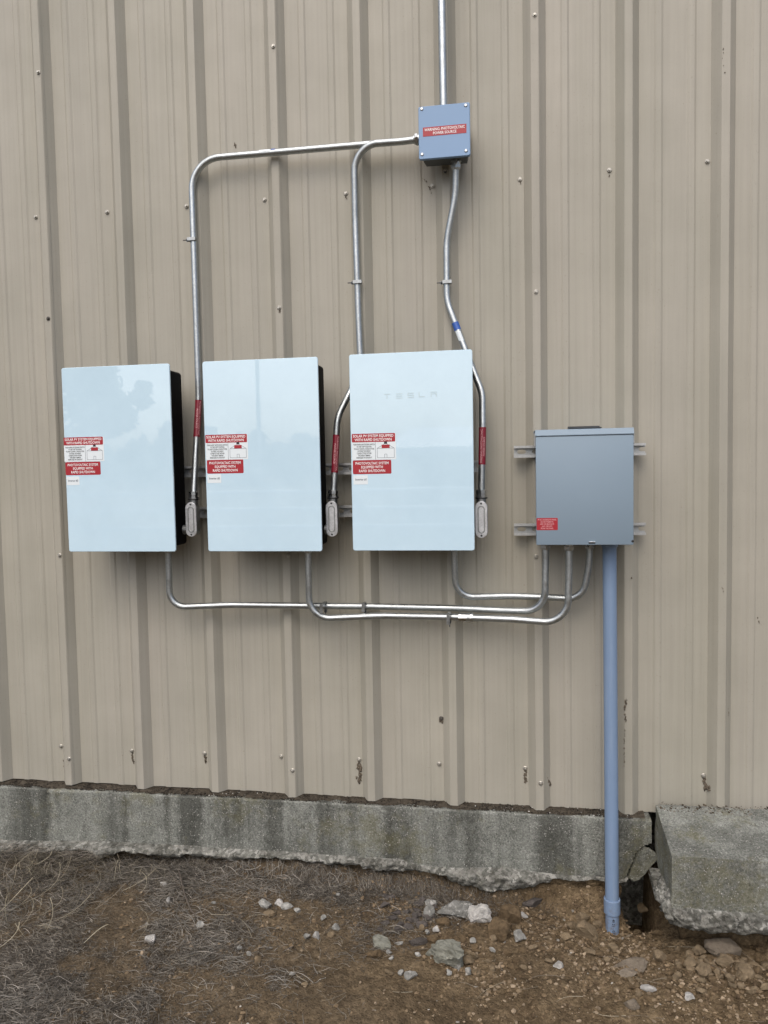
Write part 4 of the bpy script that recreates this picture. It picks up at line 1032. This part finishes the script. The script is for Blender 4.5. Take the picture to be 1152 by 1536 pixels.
big = [
 (683, 1365, 46, 34, 'rock_concrete', 'pitted grey concrete lump left of the white rock', 4, 14, .16, .9),
 (645, 1369, 17, 20, 'rock_concrete', 'small pale squarish rock at the left end of the rubble pile', 3, 8, .08, .9),
 (648, 1354, 19, 12, 'rock_grey', 'small grey chip behind the pale squarish rock', 3, 8, .1, .8),
 (719, 1378, 42, 30, 'rock_white', 'bright white jagged rock in the rubble pile', 4, 15, .2, .95),
 (746, 1398, 32, 33, 'clod_brown', 'front one of the two big brown clods right of the white rock', 4, 7, .06, .95),
 (765, 1380, 28, 29, 'clod_brown', 'rear one of the two big brown clods right of the white rock', 4, 7, .06, .95),
 (665, 1381, 22, 15, 'clod_brown', 'brown clod wedged between the grey lumps', 3, 7, .08, .9),
 (668, 1427, 54, 54, 'rock_green', 'large greenish grey slab of concrete tilted up at the front', 4, 16, .16, .72),
 (779, 1407, 21, 18, 'rock_grey', 'pale rock right of the two big brown clods', 3, 10, .12, .9),
 (573, 1404, 30, 27, 'rock_green', 'flat greenish stone left of the rubble pile', 4, 8, .06, .45),
 (783, 1377, 15, 11, 'rock_white', 'pale sliver leaning behind the big brown clods', 3, 8, .1, .8),
 (800, 1361, 28, 19, 'rock_dark', 'dark purple-brown stone close to the footing', 3, 9, .1, .8),
 (626, 1409, 26, 15, 'rock_dark', 'dark flat stone between the flat greenish stone and the tilted slab', 3, 9, .1, .6),
 (650, 1406, 17, 14, 'clod_brown', 'brown clod touching the back of the tilted slab', 3, 7, .08, .8),
 (655, 1393, 10, 11, 'rock_white', 'small white wedge-shaped stone behind the tilted slab', 3, 8, .05, 1.0),
 (616, 1465, 17, 16, 'rock_grey', 'pale round stone in front and left of the tilted slab', 3, 9, .06, .8),
 (687, 1448, 10, 16, 'rock_grey', 'upright pale pebble at the right corner of the tilted slab', 3, 8, .05, .9),
 (702, 1437, 15, 15, 'clod_tan', 'round tan clod right of the tilted slab', 3, 7, .06, .9),
 (837, 1448, 13, 11, 'rock_white', 'single white stone on bare soil left of the pipe', 3, 9, .06, .8),
 (880.6, 1399, 27, 29, 'clod_tan', 'biggest tan clod left of the plastic pipe', 4, 8, .07, .95),
 (875, 1376, 23, 17, 'clod_tan', 'tan clod behind the biggest one left of the pipe', 3, 8, .08, .9),
 (858, 1391, 16, 14, 'clod_tan', 'tan clod farthest left of the group beside the pipe', 3, 8, .08, .9),
 (895.5, 1387, 13, 13, 'clod_tan', 'small clod between the biggest tan clod and the pipe', 3, 8, .08, .9),
 (951, 1441, 52, 30, 'rock_flat', 'wide flat half-buried stone in front of the pipe', 4, 8, .06, .42),
 (940, 1460, 27, 12, 'rock_flat', 'narrow flat stone at the front edge of the wide one', 3, 8, .06, .5),
 (988, 1436, 20, 17, 'clod_tan', 'angular clod right of the wide flat stone', 3, 8, .08, .9),
 (1085, 1419, 42, 32, 'rock_flat', 'largest rounded boulder under the broken edge of the step', 4, 7, .06, .9),
 (1059, 1457, 20, 22, 'clod_tan', 'tallest tan clod in the row below the step', 3, 8, .07, 1.0),
 (1122, 1455, 22, 23, 'clod_tan', 'big tan clod near the right edge, below the dark hollow', 3, 8, .07, .95),
 (1130, 1441, 24, 16, 'clod_tan', 'tan clod behind the big one near the right edge', 3, 8, .07, .8),
 (974, 1485, 20, 11, 'rock_white', 'white arched stone on bare soil in front of the wide flat stone', 3, 9, .08, .8),
 (1034, 1497.5, 12, 11, 'rock_white', 'white squarish stone on bare soil near the lower right', 3, 8, .04, .9),
 (947, 1508, 20, 17, 'rock_flat', 'brown round stone near the bottom edge, below the pipe', 3, 7, .05, .8),
 (964.6, 1360, 13, 13, 'clod_tan', 'round stone in the mouth of the dark hole beside the step', 3, 7, .05, 1.0),
 (399, 1360, 21, 13, 'rock_grey', 'pale pink-grey stone, left one of the row of three in the dry grass', 3, 8, .08, .8),
 (418, 1358, 12, 12, 'rock_white', 'white stone, middle one of the row of three in the dry grass', 3, 8, .05, .9),
 (431, 1363, 17, 13, 'rock_grey', 'pinkish stone, right one of the row of three in the dry grass', 3, 8, .07, .8),
 (404, 1375, 17, 12, 'clod_tan', 'tan stone just in front of the row of three', 3, 8, .08, .7),
 (473.6, 1402, 12, 13, 'rock_white', 'white stone in the centre of a small cluster of pebbles', 3, 8, .05, .9),
 (504, 1389, 11, 11, 'rock_grey', 'round grey-tan pebble right of the small cluster', 3, 7, .05, .9),
 (225, 1407, 13, 15, 'rock_white', 'pale pointed stone in the bare patch at the left', 3, 7, .04, .9),
 (245, 1329, 10, 8, 'rock_white', 'white triangular stone in the grass at the left, nearest the footing', 3, 6, .04, .9),
 (253, 1352, 7, 11, 'rock_white', 'upright white pebble in the grass at the left', 3, 7, .04, 1.0),
 (301, 1389, 11, 10, 'rock_grey', 'rounded pale pebble in the grass left of centre', 3, 6, .04, .9),
 (385, 1445, 10, 14, 'clod_tan', 'tan upright clod on the bare strip left of centre', 3, 7, .07, .9),
 (561, 1430, 22, 17, 'clod_brown', 'dark brown clod in front of the flat greenish stone', 3, 8, .08, .7),
]
for i, (x_, y_, w, h, mt, lb, lv, cu, nz, tl) in enumerate(big):
    cl = mt.startswith('clod')
    put_rock(x_, y_, w, h, mt, lb, 'soil_clod' if cl else 'rock', 'clod' if cl else 'rock', 'soil clods' if cl else 'rocks', 11+i*7, lv, cu, nz, .26, tl)
for i, (x_, y_, w, h) in enumerate([(850, 1406, 16, 12), (1006.5, 1434, 15, 11), (1036, 1444, 16, 17), (1048.6, 1428, 16, 15), (1139, 1455, 13, 13), (1086.5, 1442, 22, 17), (1013, 1467, 13, 10), (973, 1501, 13, 10), (1096, 1469, 14, 11),
        (1075, 1459, 10, 10), (1062, 1442, 11, 10), (1035, 1428, 11, 9), (1050, 1442, 11, 11), (1025, 1441, 10, 14), (1017, 1444, 10, 10), (1147, 1445, 12, 12), (1004, 1458, 10, 9), (1110, 1462, 10, 10), (1148, 1484, 12, 10), (1068, 1470, 10, 9),
        (919, 1420, 14, 11), (912, 1437, 11, 8), (985, 1398, 13, 10), (955, 1397, 10, 8), (1082, 1465, 9, 9), (1072, 1485, 8, 6), (889, 1442, 8, 7), (894, 1469, 8, 7), (949, 1482, 9, 8), (925, 1484, 8, 7)]):
    put_rock(x_, y_, w, h, ['clod_tan', 'clod_brown', 'clod_tan'][i % 3], 'small tan soil clod among the loose clods round the pipe and below the step', 'soil_clod', 'clod', 'small soil clods', 500+i*5, 2, 8, .08, .22, .9)
for i, (x_, y_, w, h) in enumerate([(598.5, 1407, 12, 6), (703, 1453, 10, 12), (583, 1462, 13, 8), (602, 1462, 9, 9), (738, 1423, 9, 6), (785, 1447, 9, 7), (673, 1458, 8, 8), (460.6, 1404, 9, 10), (496, 1401, 11, 9), (485, 1377, 8, 8), (446, 1372, 10, 8),
        (501, 1341, 5, 5), (507, 1341, 6, 5), (320, 1355, 7, 5), (389, 1425, 7, 6), (359, 1426, 7, 6), (373, 1433, 8, 6), (457, 1485, 9, 7), (438, 1463, 9, 6), (584, 1425, 9, 7), (359, 1418, 7, 4), (627, 1432, 8, 7), (587, 1437, 7, 7), (718, 1457, 6, 8), (709, 1414, 9, 9), (642, 1395, 8, 8), (632, 1390, 9, 9)]):
    put_rock(x_, y_, w, h, ['rock_grey', 'rock_grey', 'clod_tan'][i % 3], 'small pale pebble lying on the soil', 'pebble', 'pebble', 'small pale pebbles', 900+i*3, 2, 8, .06, .2, .9)

rr_ = random.Random(8)
for i in range(44):
    x_ = rr_.uniform(690, 905); y_ = 1388+58*rr_.random()**1.4+max(0, (800-x_)*.12)
    put_rock(x_, y_, rr_.uniform(6, 14), rr_.uniform(5, 11), ['clod_tan', 'clod_brown', 'clod_brown'][i % 3], 'small brown soil clod strewn between the rubble pile and the pipe', 'soil_clod', 'clod', 'strewn soil clods', 1300+i*3, 2, 8, .08, .22, .9)
for i in range(46):
    x_ = rr_.uniform(930, 1150); y_ = 1418+80*rr_.random()**1.3
    put_rock(x_, y_, rr_.uniform(6, 13), rr_.uniform(5, 10), ['clod_tan', 'clod_tan', 'clod_brown'][i % 3], 'small tan soil clod among the loose clods round the pipe and below the step', 'soil_clod', 'clod', 'small soil clods', 1600+i*3, 2, 8, .08, .22, .9)
for i in range(26):
    x_ = rr_.uniform(570, 660); y_ = 1340+48*rr_.random()
    put_rock(x_, y_, rr_.uniform(8, 18), rr_.uniform(6, 12), 'rock_dark', 'dark earthy lump near the footing behind the rubble pile', 'soil_clod', 'clod', 'dark earthy lumps', 1900+i*3, 2, 8, .1, .25, .8)

# ================================================================== loose soil crumbs (uncountable)
def scatter_blobs(name, pts, sizes, cols, mat, seed, lvl=ICO0, flat=.75):
    rng = np.random.default_rng(seed); v0, f0 = lvl; n = len(pts); m_ = len(v0)
    jit = 1+.28*rng.normal(size=(n, m_, 1)); sc = sizes[:, None, None]*np.stack([rng.uniform(.7, 1.3, n), rng.uniform(.7, 1.3, n), flat*rng.uniform(.6, 1.2, n)], 1)[:, None, :]
    a = rng.uniform(0, 6.28, n); c, s = np.cos(a), np.sin(a); q = v0[None]*jit*sc
    q = np.stack([q[..., 0]*c[:, None]-q[..., 1]*s[:, None], q[..., 0]*s[:, None]+q[..., 1]*c[:, None], q[..., 2]], -1)+pts[:, None, :]
    f = (f0[None]+(np.arange(n)*m_)[:, None, None]).reshape(-1, 3)
    me = np_mesh(name, q.reshape(-1, 3), f, False); set_tint(me, np.repeat(cols, m_, 0)); return link(name, me, mat)
bm = bmesh.new(); bmesh.ops.create_icosphere(bm, subdivisions=1, radius=1); bm.free()
t_ = (1+5**.5)/2; icv = np.array([(-1, t_, 0), (1, t_, 0), (-1, -t_, 0), (1, -t_, 0), (0, -1, t_), (0, 1, t_), (0, -1, -t_), (0, 1, -t_), (t_, 0, -1), (t_, 0, 1), (-t_, 0, -1), (-t_, 0, 1)])/math.hypot(1, t_)
icf = np.array([(0, 11, 5), (0, 5, 1), (0, 1, 7), (0, 7, 10), (0, 10, 11), (1, 5, 9), (5, 11, 4), (11, 10, 2), (10, 7, 6), (7, 1, 8), (3, 9, 4), (3, 4, 2), (3, 2, 6), (3, 6, 8), (3, 8, 9), (4, 9, 5), (2, 4, 11), (6, 2, 10), (8, 6, 7), (9, 8, 1)])
ICOS = (icv, icf)
rng = np.random.default_rng(77)
def grass_mask(x, y):
    """1 where dead turf covers the soil, 0 on bare dirt"""
    d = -y; w = .22*fbm(x*2.6, y*2.6, 0, 3, 140)
    m_ = sstep(1.55, .55, x+w*1.8-.35*sstep(.35, .12, d))
    near = sstep(.30, .12, d+w*.25)*sstep(1.9, 1.3, x+w)
    m_ = np.maximum(m_, near)
    for px, py, rx, ry in BARE:
        m_ = m_*(1-.93*sstep(1.25, .55, np.hypot((x-px)/rx, (y-py)/ry)+.55*fbm(x*9, y*9, 0, 3, 150)))
    return m_
BARE = []
for px, py, wx, wy in [(170, 1355, 60, 20), (150, 1420, 48, 40), (190, 1445, 40, 45), (330, 1480, 85, 55), (460, 1440, 60, 30), (520, 1520, 130, 40), (40, 1345, 50, 16), (400, 1530, 90, 25), (450, 1365, 50, 12), (205, 1372, 50, 12)]:
    p = on_ground(px, py); q = on_ground(px+wx, py); r_ = on_ground(px, py-wy); BARE.append((p[0], p[1], abs(q[0]-p[0]), abs(r_[1]-p[1])))
n = 62000
X = rng.uniform(-.4, 2.9, n); Y = -.05-1.0*rng.random(n)**1.1
cl = fbm(X*5, Y*5, 0, 3, 160)
keep = rng.random(n) < np.clip((.08+.92*sstep(1.1, 1.9, X+.25*cl))*(.30+.9*sstep(-.25, .5, cl)), .03, 1)
keep &= ~((X > 2.2) & (Y > -.31)); X, Y = X[keep], Y[keep]; n = len(X)
sz = .0010+.0062*rng.random(n)**3.6+.0050*sstep(.35, .9, fbm(X*7, Y*7, 0, 2, 161))*rng.random(n)**2
base = np.array([(.150, .110, .067), (.21, .158, .10), (.105, .076, .047), (.27, .215, .15)])[rng.integers(0, 4, n)]*rng.uniform(.75, 1.25, (n, 1))
wh = rng.random(n) < .012; base[wh] = np.array((.36, .34, .30))*rng.uniform(.7, 1.2, (wh.sum(), 1))
kind(scatter_blobs('soil_crumbs', np.stack([X, Y, G(X, Y)+sz*.35], 1), sz, base, 'soil_crumb', 3, ICOS), 'stuff')
xs_ = np.arange(-1.5, 2.19, .004); fr = -.043+.006*fbm(xs_*30, 0*xs_, 0, 3, 201)+.006*fbm(xs_*6, 0*xs_, 0, 2, 202)
tz_ = np.interp(xs_, [-1.6, 0, 1, 2.2], [-.012, -.010, -.006, -.003])
V_ = np.concatenate([np.stack([xs_, fr, tz_-.0005], 1), np.stack([xs_, fr+.006, tz_+.0030+.002*fbm(xs_*90, 0*xs_, 0, 2, 203)], 1), np.stack([xs_, fr*0-.02, tz_+.0045+.002*fbm(xs_*70, 0*xs_, 5, 2, 204)], 1), np.stack([xs_, fr*0+.04, tz_+.006], 1)])
j_ = np.arange(len(V_)).reshape(4, -1); F_ = np.concatenate([np.stack([j_[k, :-1], j_[k, 1:], j_[k+1, 1:], j_[k+1, :-1]], 1) for k in range(3)])
kind(link('ledge_shade_dirt', np_mesh('ledge_shade_dirt', V_, F_), 'ledge_shade_soil'), 'stuff')  # dirt strip, with the shade of the gap under the sheets coloured in
# debris caught on the ledge between the sheet metal and the concrete
n = 9000
X = rng.uniform(-.9, 2.2, n); X = X+.05*fbm(X*9, 0*X, 0, 2, 19); u = rng.random(n); Y = -.055+.05*u
Z = np.interp(X, [-1.6, 0, 1, 2.2], [-.012, -.010, -.006, -.003])+.003+.006*u*u*rng.random(n)
col = np.array([(.030, .025, .020), (.045, .038, .029), (.07, .062, .05), (.018, .016, .014)])[rng.integers(0, 4, n)]
wh = (fbm(X*4, 0*X, 0, 2, 9) > .6) & (rng.random(n) < .03); col[wh] = (.55, .55, .52)
kind(scatter_blobs('ledge_debris', np.stack([X, Y, Z], 1), (.0008+.0020*rng.random(n)**2), col, 'soil_crumb', 4, ICOS), 'stuff')
n = 700
X = rng.uniform(2.23, 3.0, n); u = rng.random(n); Y = -.075+.05*u
kind(scatter_blobs('step_debris', np.stack([X, Y, .040+.012*u*rng.random(n)], 1), .0014+.0036*rng.random(n)**2, np.array([(.05, .04, .03), (.09, .075, .055), (.20, .19, .16)])[rng.integers(0, 3, n)], 'soil_crumb', 5, ICOS), 'stuff')

# ================================================================== dead grass (uncountable)
def blades(name, X, Y, Z, ln, wid, az, lift, bend, cols, segs=3, follow=True):
    n = len(X); V = np.zeros((n, (segs+1)*2, 3)); dx, dy = np.cos(az), np.sin(az)
    for k in range(segs+1):
        t = k/segs; a = bend*t*t
        s = ln*t; px = X+(dx*np.cos(a)-dy*np.sin(a))*s; py = Y+(dy*np.cos(a)+dx*np.sin(a))*s
        h = ln*lift*(t-.85*t*t)
        gz = (G(px, py, False)+0*Z if follow else Z)
        pz = np.where(py > -.055, np.maximum(gz, Z), gz) if follow else gz
        pz = pz+(Z-(G(X, Y, False) if follow else Z))+h+.0015
        w = wid*(1-.75*t)/2
        V[:, 2*k] = np.stack([px-dy*w, py+dx*w, pz], 1); V[:, 2*k+1] = np.stack([px+dy*w, py-dx*w, pz+wid*.4], 1)
    fb = np.array([(2*k, 2*k+1, 2*k+3, 2*k+2) for k in range(segs)])
    f = (fb[None]+(np.arange(n)*(segs+1)*2)[:, None, None]).reshape(-1, 4)
    me = np_mesh(name, V.reshape(-1, 3), f, True); set_tint(me, np.repeat(cols, (segs+1)*2, 0))
    return kind(link(name, me, 'dry_grass'), 'stuff')
def pick(n, m_, x0, x1, y0, y1, seed):
    r = np.random.default_rng(seed); X = r.uniform(x0, x1, n*3); Y = r.uniform(y0, y1, n*3); k = r.random(n*3) < m_(X, Y); return X[k][:n], Y[k][:n], r
pal = np.array([(.140, .128, .108), (.200, .184, .156), (.088, .078, .065), (.275, .252, .212), (.048, .042, .035)])
X, Y, r = pick(74000, lambda a, b: grass_mask(a, b)*np.clip(.55+.9*fbm(a*6, b*6, 0, 2, 171), .10, 1), -.9, 2.0, -1.0, -.06, 21); n = len(X)
blades('dead_turf', X, Y, G(X, Y)+.004*r.random(n), r.uniform(.010, .045, n), r.uniform(.0008, .0019, n), r.uniform(0, 6.28, n), r.uniform(0, .65, n)**1.3, r.normal(0, .8, n), pal[r.choice(5, n, p=[.30, .24, .24, .08, .14])]*r.uniform(.7, 1.15, (n, 1)))
X, Y, r = pick(14000, lambda a, b: grass_mask(a, b)*np.clip(.18+1.3*fbm(a*3.5, b*3.5, 0, 2, 181), .02, 1)*sstep(1.7, .2, a), -.9, 1.9, -1.0, -.07, 22); n = len(X)
blades('dead_grass_tufts', X, Y, G(X, Y), r.uniform(.03, .085, n), r.uniform(.0011, .0025, n), r.uniform(0, 6.28, n), r.uniform(.05, .7, n), r.normal(0, .9, n), np.array([(.20, .19, .168), (.28, .26, .225), (.14, .132, .115)])[r.integers(0, 3, n)]*r.uniform(.65, 1.15, (n, 1)), 4)
# long straw stalks swept over the ground at the left, against the footing
r = np.random.default_rng(31); n = 620
X = r.normal(-.06, .27, n); Y = -.09-np.abs(r.normal(0, .17, n)); 
blades('straw_stalks', X, Y, G(X, Y)+.010+.03*r.random(n), r.uniform(.09, .26, n), r.uniform(.0016, .0032, n), r.normal(-.05, .55, n), r.uniform(.05, .45, n), r.normal(0, .45, n), np.array([(.36, .32, .235), (.27, .24, .19), (.46, .42, .31)])[r.integers(0, 3, n)]*r.uniform(.7, 1.1, (n, 1)), 6)
n = 260
X = r.uniform(-.3, 2.5, n); Y = -.12-.6*r.random(n)
blades('loose_straw', X, Y, G(X, Y)+.002, r.uniform(.03, .13, n), r.uniform(.0008, .0017, n), r.normal(0, .6, n)+math.pi*(r.random(n) < .5), r.uniform(.0, .18, n), r.normal(0, .35, n), np.array([(.24, .21, .16), (.17, .15, .12), (.32, .29, .22)])[r.integers(0, 3, n)]*r.uniform(.7, 1.1, (n, 1)), 5)
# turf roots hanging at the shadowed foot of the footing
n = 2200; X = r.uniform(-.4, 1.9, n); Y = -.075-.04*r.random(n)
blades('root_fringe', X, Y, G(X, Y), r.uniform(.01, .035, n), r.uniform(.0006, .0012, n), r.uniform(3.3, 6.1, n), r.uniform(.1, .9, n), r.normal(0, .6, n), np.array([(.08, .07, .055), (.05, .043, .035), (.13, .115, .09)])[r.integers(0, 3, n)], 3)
# grass lying over the footing's lip at the far left
n = 1500; X = -.25+.42*r.random(n)**.8; Y = -.065-.06*r.random(n)
blades('lip_grass', X, Y, np.full(n, -.225)-.035*r.random(n), r.uniform(.02, .07, n), r.uniform(.0008, .0016, n), r.uniform(0, 6.28, n), r.uniform(-.2, .5, n), r.normal(0, .6, n), pal[r.integers(0, 5, n)]*1.2, 3, False)

# one dark twig standing out of the turf
p = [on_ground(x_, y_) for x_, y_ in ((268, 1316), (272, 1330), (277, 1350), (287, 1371), (298, 1377))]
pts = [Vector((q[0], q[1], q[2]+h)) for q, h in zip(p, (.03, .028, .022, .012, .002))]
tw = MB().tube(pts, .002, 7, True, [.0016, .0026, .0028, .0026, .0022]); tw.tube([pts[1], pts[1]+Vector((.012, -.004, .012))], .001, 5, True, [.0014, .0006])
tag(tw.build('twig', 'bark'), 'thin dark curved twig lying in the dead grass at the left', 'twig')

# ================================================================== what the glass fronts mirror, behind the camera
def mirror(px, py, t): v = ray(px, py); p = np.array(at(px, py, FRONT)); return p+t*np.array([v[0], -v[1], v[2]])
def tree(name, base, trunk_h, blobs, leaves, leaf, label, seed, group='trees mirrored in the glass'):
    o = empty(name, base, label, 'tree', group); r = np.random.default_rng(seed); b = Vector(base)
    top = b+Vector((0, 0, trunk_h)); mb = MB()
    mb.tube([b-Vector((0, 0, .3)), b+Vector((.05, 0, trunk_h*.5)), top], .2, 10, True, [trunk_h*.075, trunk_h*.055, trunk_h*.04])
    V = []; nb = len(blobs); per = leaves//nb
    for (dx, dy, dz, rad) in blobs:
        c = b+Vector((dx, dy, dz)); mb.tube([b+Vector((0, 0, trunk_h*.75)), (top+c)/2+Vector((0, 0, -.2)), c], .05, 6, True, [trunk_h*.035, trunk_h*.02, trunk_h*.008])
        cl = r.normal(size=(max(5, per//60), 3)); cl /= np.linalg.norm(cl, axis=1)[:, None]; cl *= rad*r.uniform(.45, 1.0, (len(cl), 1))
        q = cl[r.integers(0, len(cl), per)]+r.normal(0, rad*.16, (per, 3)); V.append(q+np.array(c))
    mb.build('trunk', 'bark', o)
    q = np.concatenate(V); n = len(q); a = r.normal(size=(n, 3)); a /= np.linalg.norm(a, axis=1)[:, None]; c = np.cross(a, r.normal(size=(n, 3))); c /= np.linalg.norm(c, axis=1)[:, None]
    s = leaf*r.uniform(.6, 1.3, (n, 1)); P = np.stack([q-a*s, q+c*s*.45, q+a*s, q-c*s*.45], 1)
    me = np_mesh('crown', P.reshape(-1, 3), np.arange(n*4).reshape(n, 4), False)
    set_tint(me, np.repeat(np.array([(.055, .085, .030), (.075, .10, .040), (.04, .065, .025), (.09, .11, .05)])[r.integers(0, 4, n)], 4, 0))
    link('crown', me, 'leaf_green', o); return o
GZ = -.30
p = mirror(30, 700, 13.5); bl = []
for px, py, rad in [(40, 540, 1.3), (85, 520, 1.1), (60, 600, .95), (105, 570, .75), (140, 562, .55), (165, 578, .42), (130, 610, .6), (182, 606, .34), (205, 596, .20), (221, 584, .15), (90, 650, .9), (165, 634, .40), (196, 630, .24), (40, 660, 1.0)]:
    q = mirror(px, py, 13.5); bl.append((q[0]-p[0], q[1]-p[1]+.3*math.sin(px), q[2]-GZ, rad))
tree('shade_tree', (p[0], p[1], GZ), 2.2, bl, 9800, .085, 'big shade tree mirrored in the leftmost inverter', 1)
for i, (px, py, t, rad) in enumerate([(70, 668, 80, 3.0), (150, 668, 84, 3.1), (215, 662, 80, 2.6), (248, 632, 78, 3.4), (285, 645, 80, 2.8), (313, 634, 84, 2.7), (352, 648, 80, 3.0), (388, 645, 78, 3.0), (420, 664, 88, 2.8), (452, 648, 80, 3.0), (486, 656, 84, 3.0)]):
    p = mirror(px, py, t); h = p[2]-GZ
    tree('background_tree', (p[0], p[1], GZ), max(1.2, h*.4), [(0, 0, h*.66, rad*.62), (-rad*.55, .3, h*.50, rad*.6), (rad*.55, -.3, h*.54, rad*.62), (.2, .4, h*.84, rad*.30), (-.2, 0, h*.30, rad*.75)], 2400, .30,
         ('%s from the left of the distant trees mirrored in the leftmost inverter' % ['first', 'second', 'third', 'fourth'][i]) if i < 4 else ('%s from the left of the distant trees mirrored in the middle inverter' % ['first', 'second', 'third', 'fourth', 'fifth', 'sixth', 'seventh'][i-4]), 40+i)
# white pole
p = mirror(391, 745, 9.0); q = mirror(385, 545, 9.0)
po = empty('light_pole', (p[0], p[1], GZ), 'tall white pole mirrored in the middle inverter', 'pole')
MB().tube([(p[0], p[1], GZ), (p[0], p[1], GZ+2.5), (p[0], p[1], GZ+6.5)], .03, 14, True, [.032, .030, .026]).build('shaft', 'white_pole_paint', po)
MB().lathe((p[0], p[1], GZ), (0, 0, 1), [(0, .14), (.03, .14), (.035, .075), (.12, .065)], 16).build('base', 'white_pole_paint', po)
MB().lathe((p[0], p[1], GZ+6.5), (0, 0, 1), [(0, .07), (.12, .09), (.2, .05)], 12).build('cap', 'white_pole_paint', po)
# rail fence
a = mirror(60, 760, 13.0); b = mirror(760, 752, 13.0)
fe = empty('rail_fence', ((a[0]+b[0])/2, (a[1]+b[1])/2, GZ), 'pale three-rail fence mirrored across all three inverters', 'fence')
A = Vector((a[0]-6, a[1], GZ)); B = Vector((b[0]+6, b[1], GZ)); D = (B-A); nposts = 12
for k in range(nposts+1):
    c = A+D*(k/nposts); MB().box(c.x-.05, c.x+.05, c.y-.05, c.y+.05, GZ-.3, GZ+1.25, .01, 1).build('post', 'fence_wood', fe)
    if k < nposts:
        d = A+D*((k+1)/nposts)
        for z in (.35, .72, 1.08): MB().tube([Vector((c.x, c.y+.06, GZ+z)), Vector((d.x, d.y+.06, GZ+z))], .045, 8).build('rail', 'fence_wood', fe)
# open metal shed
p0 = mirror(560, 640, 17.0); p1 = mirror(712, 632, 15.0)
sh = empty('metal_shed', ((p0[0]+p1[0])/2, p0[1], GZ), 'pale metal shed with ribbed roof and white post mirrored in the rightmost inverter', 'shed')
e0 = mirror(596, 673, 14.5); hx0, hx1 = e0[0]-.2, e0[0]+7.5; hy = e0[1]; ez = e0[2]; rz_ = ez+.62
mb = MB(); n = 60; vs_ = []; fs = []
for k in range(n*4+1):
    xx = hx0+(hx1-hx0)*k/(n*4); o_ = (0, .03, .03, 0)[k % 4]; vs_ += [(xx, hy, ez+o_), (xx, hy-3.4, rz_+o_)]
fs = [(2*k, 2*k+2, 2*k+3, 2*k+1) for k in range(n*4)]
mb.add(vs_, fs).build('roof', 'shed_metal', sh)
MB().box(hx0-.05, hx1+.05, hy-.02, hy+.08, ez-.13, ez+.005, 0).build('eave_trim', 'white_pole_paint', sh)
MB().box(hx0, hx1, hy-3.5, hy-3.4, GZ, rz_-.05).build('wall', 'shed_wall', sh)
for k in range(3): MB().box(hx0+.3+k*3.5-.07, hx0+.3+k*3.5+.07, hy-.20, hy-.06, GZ, ez-.13, .01, 1).build('post', 'white_pole_paint', sh)
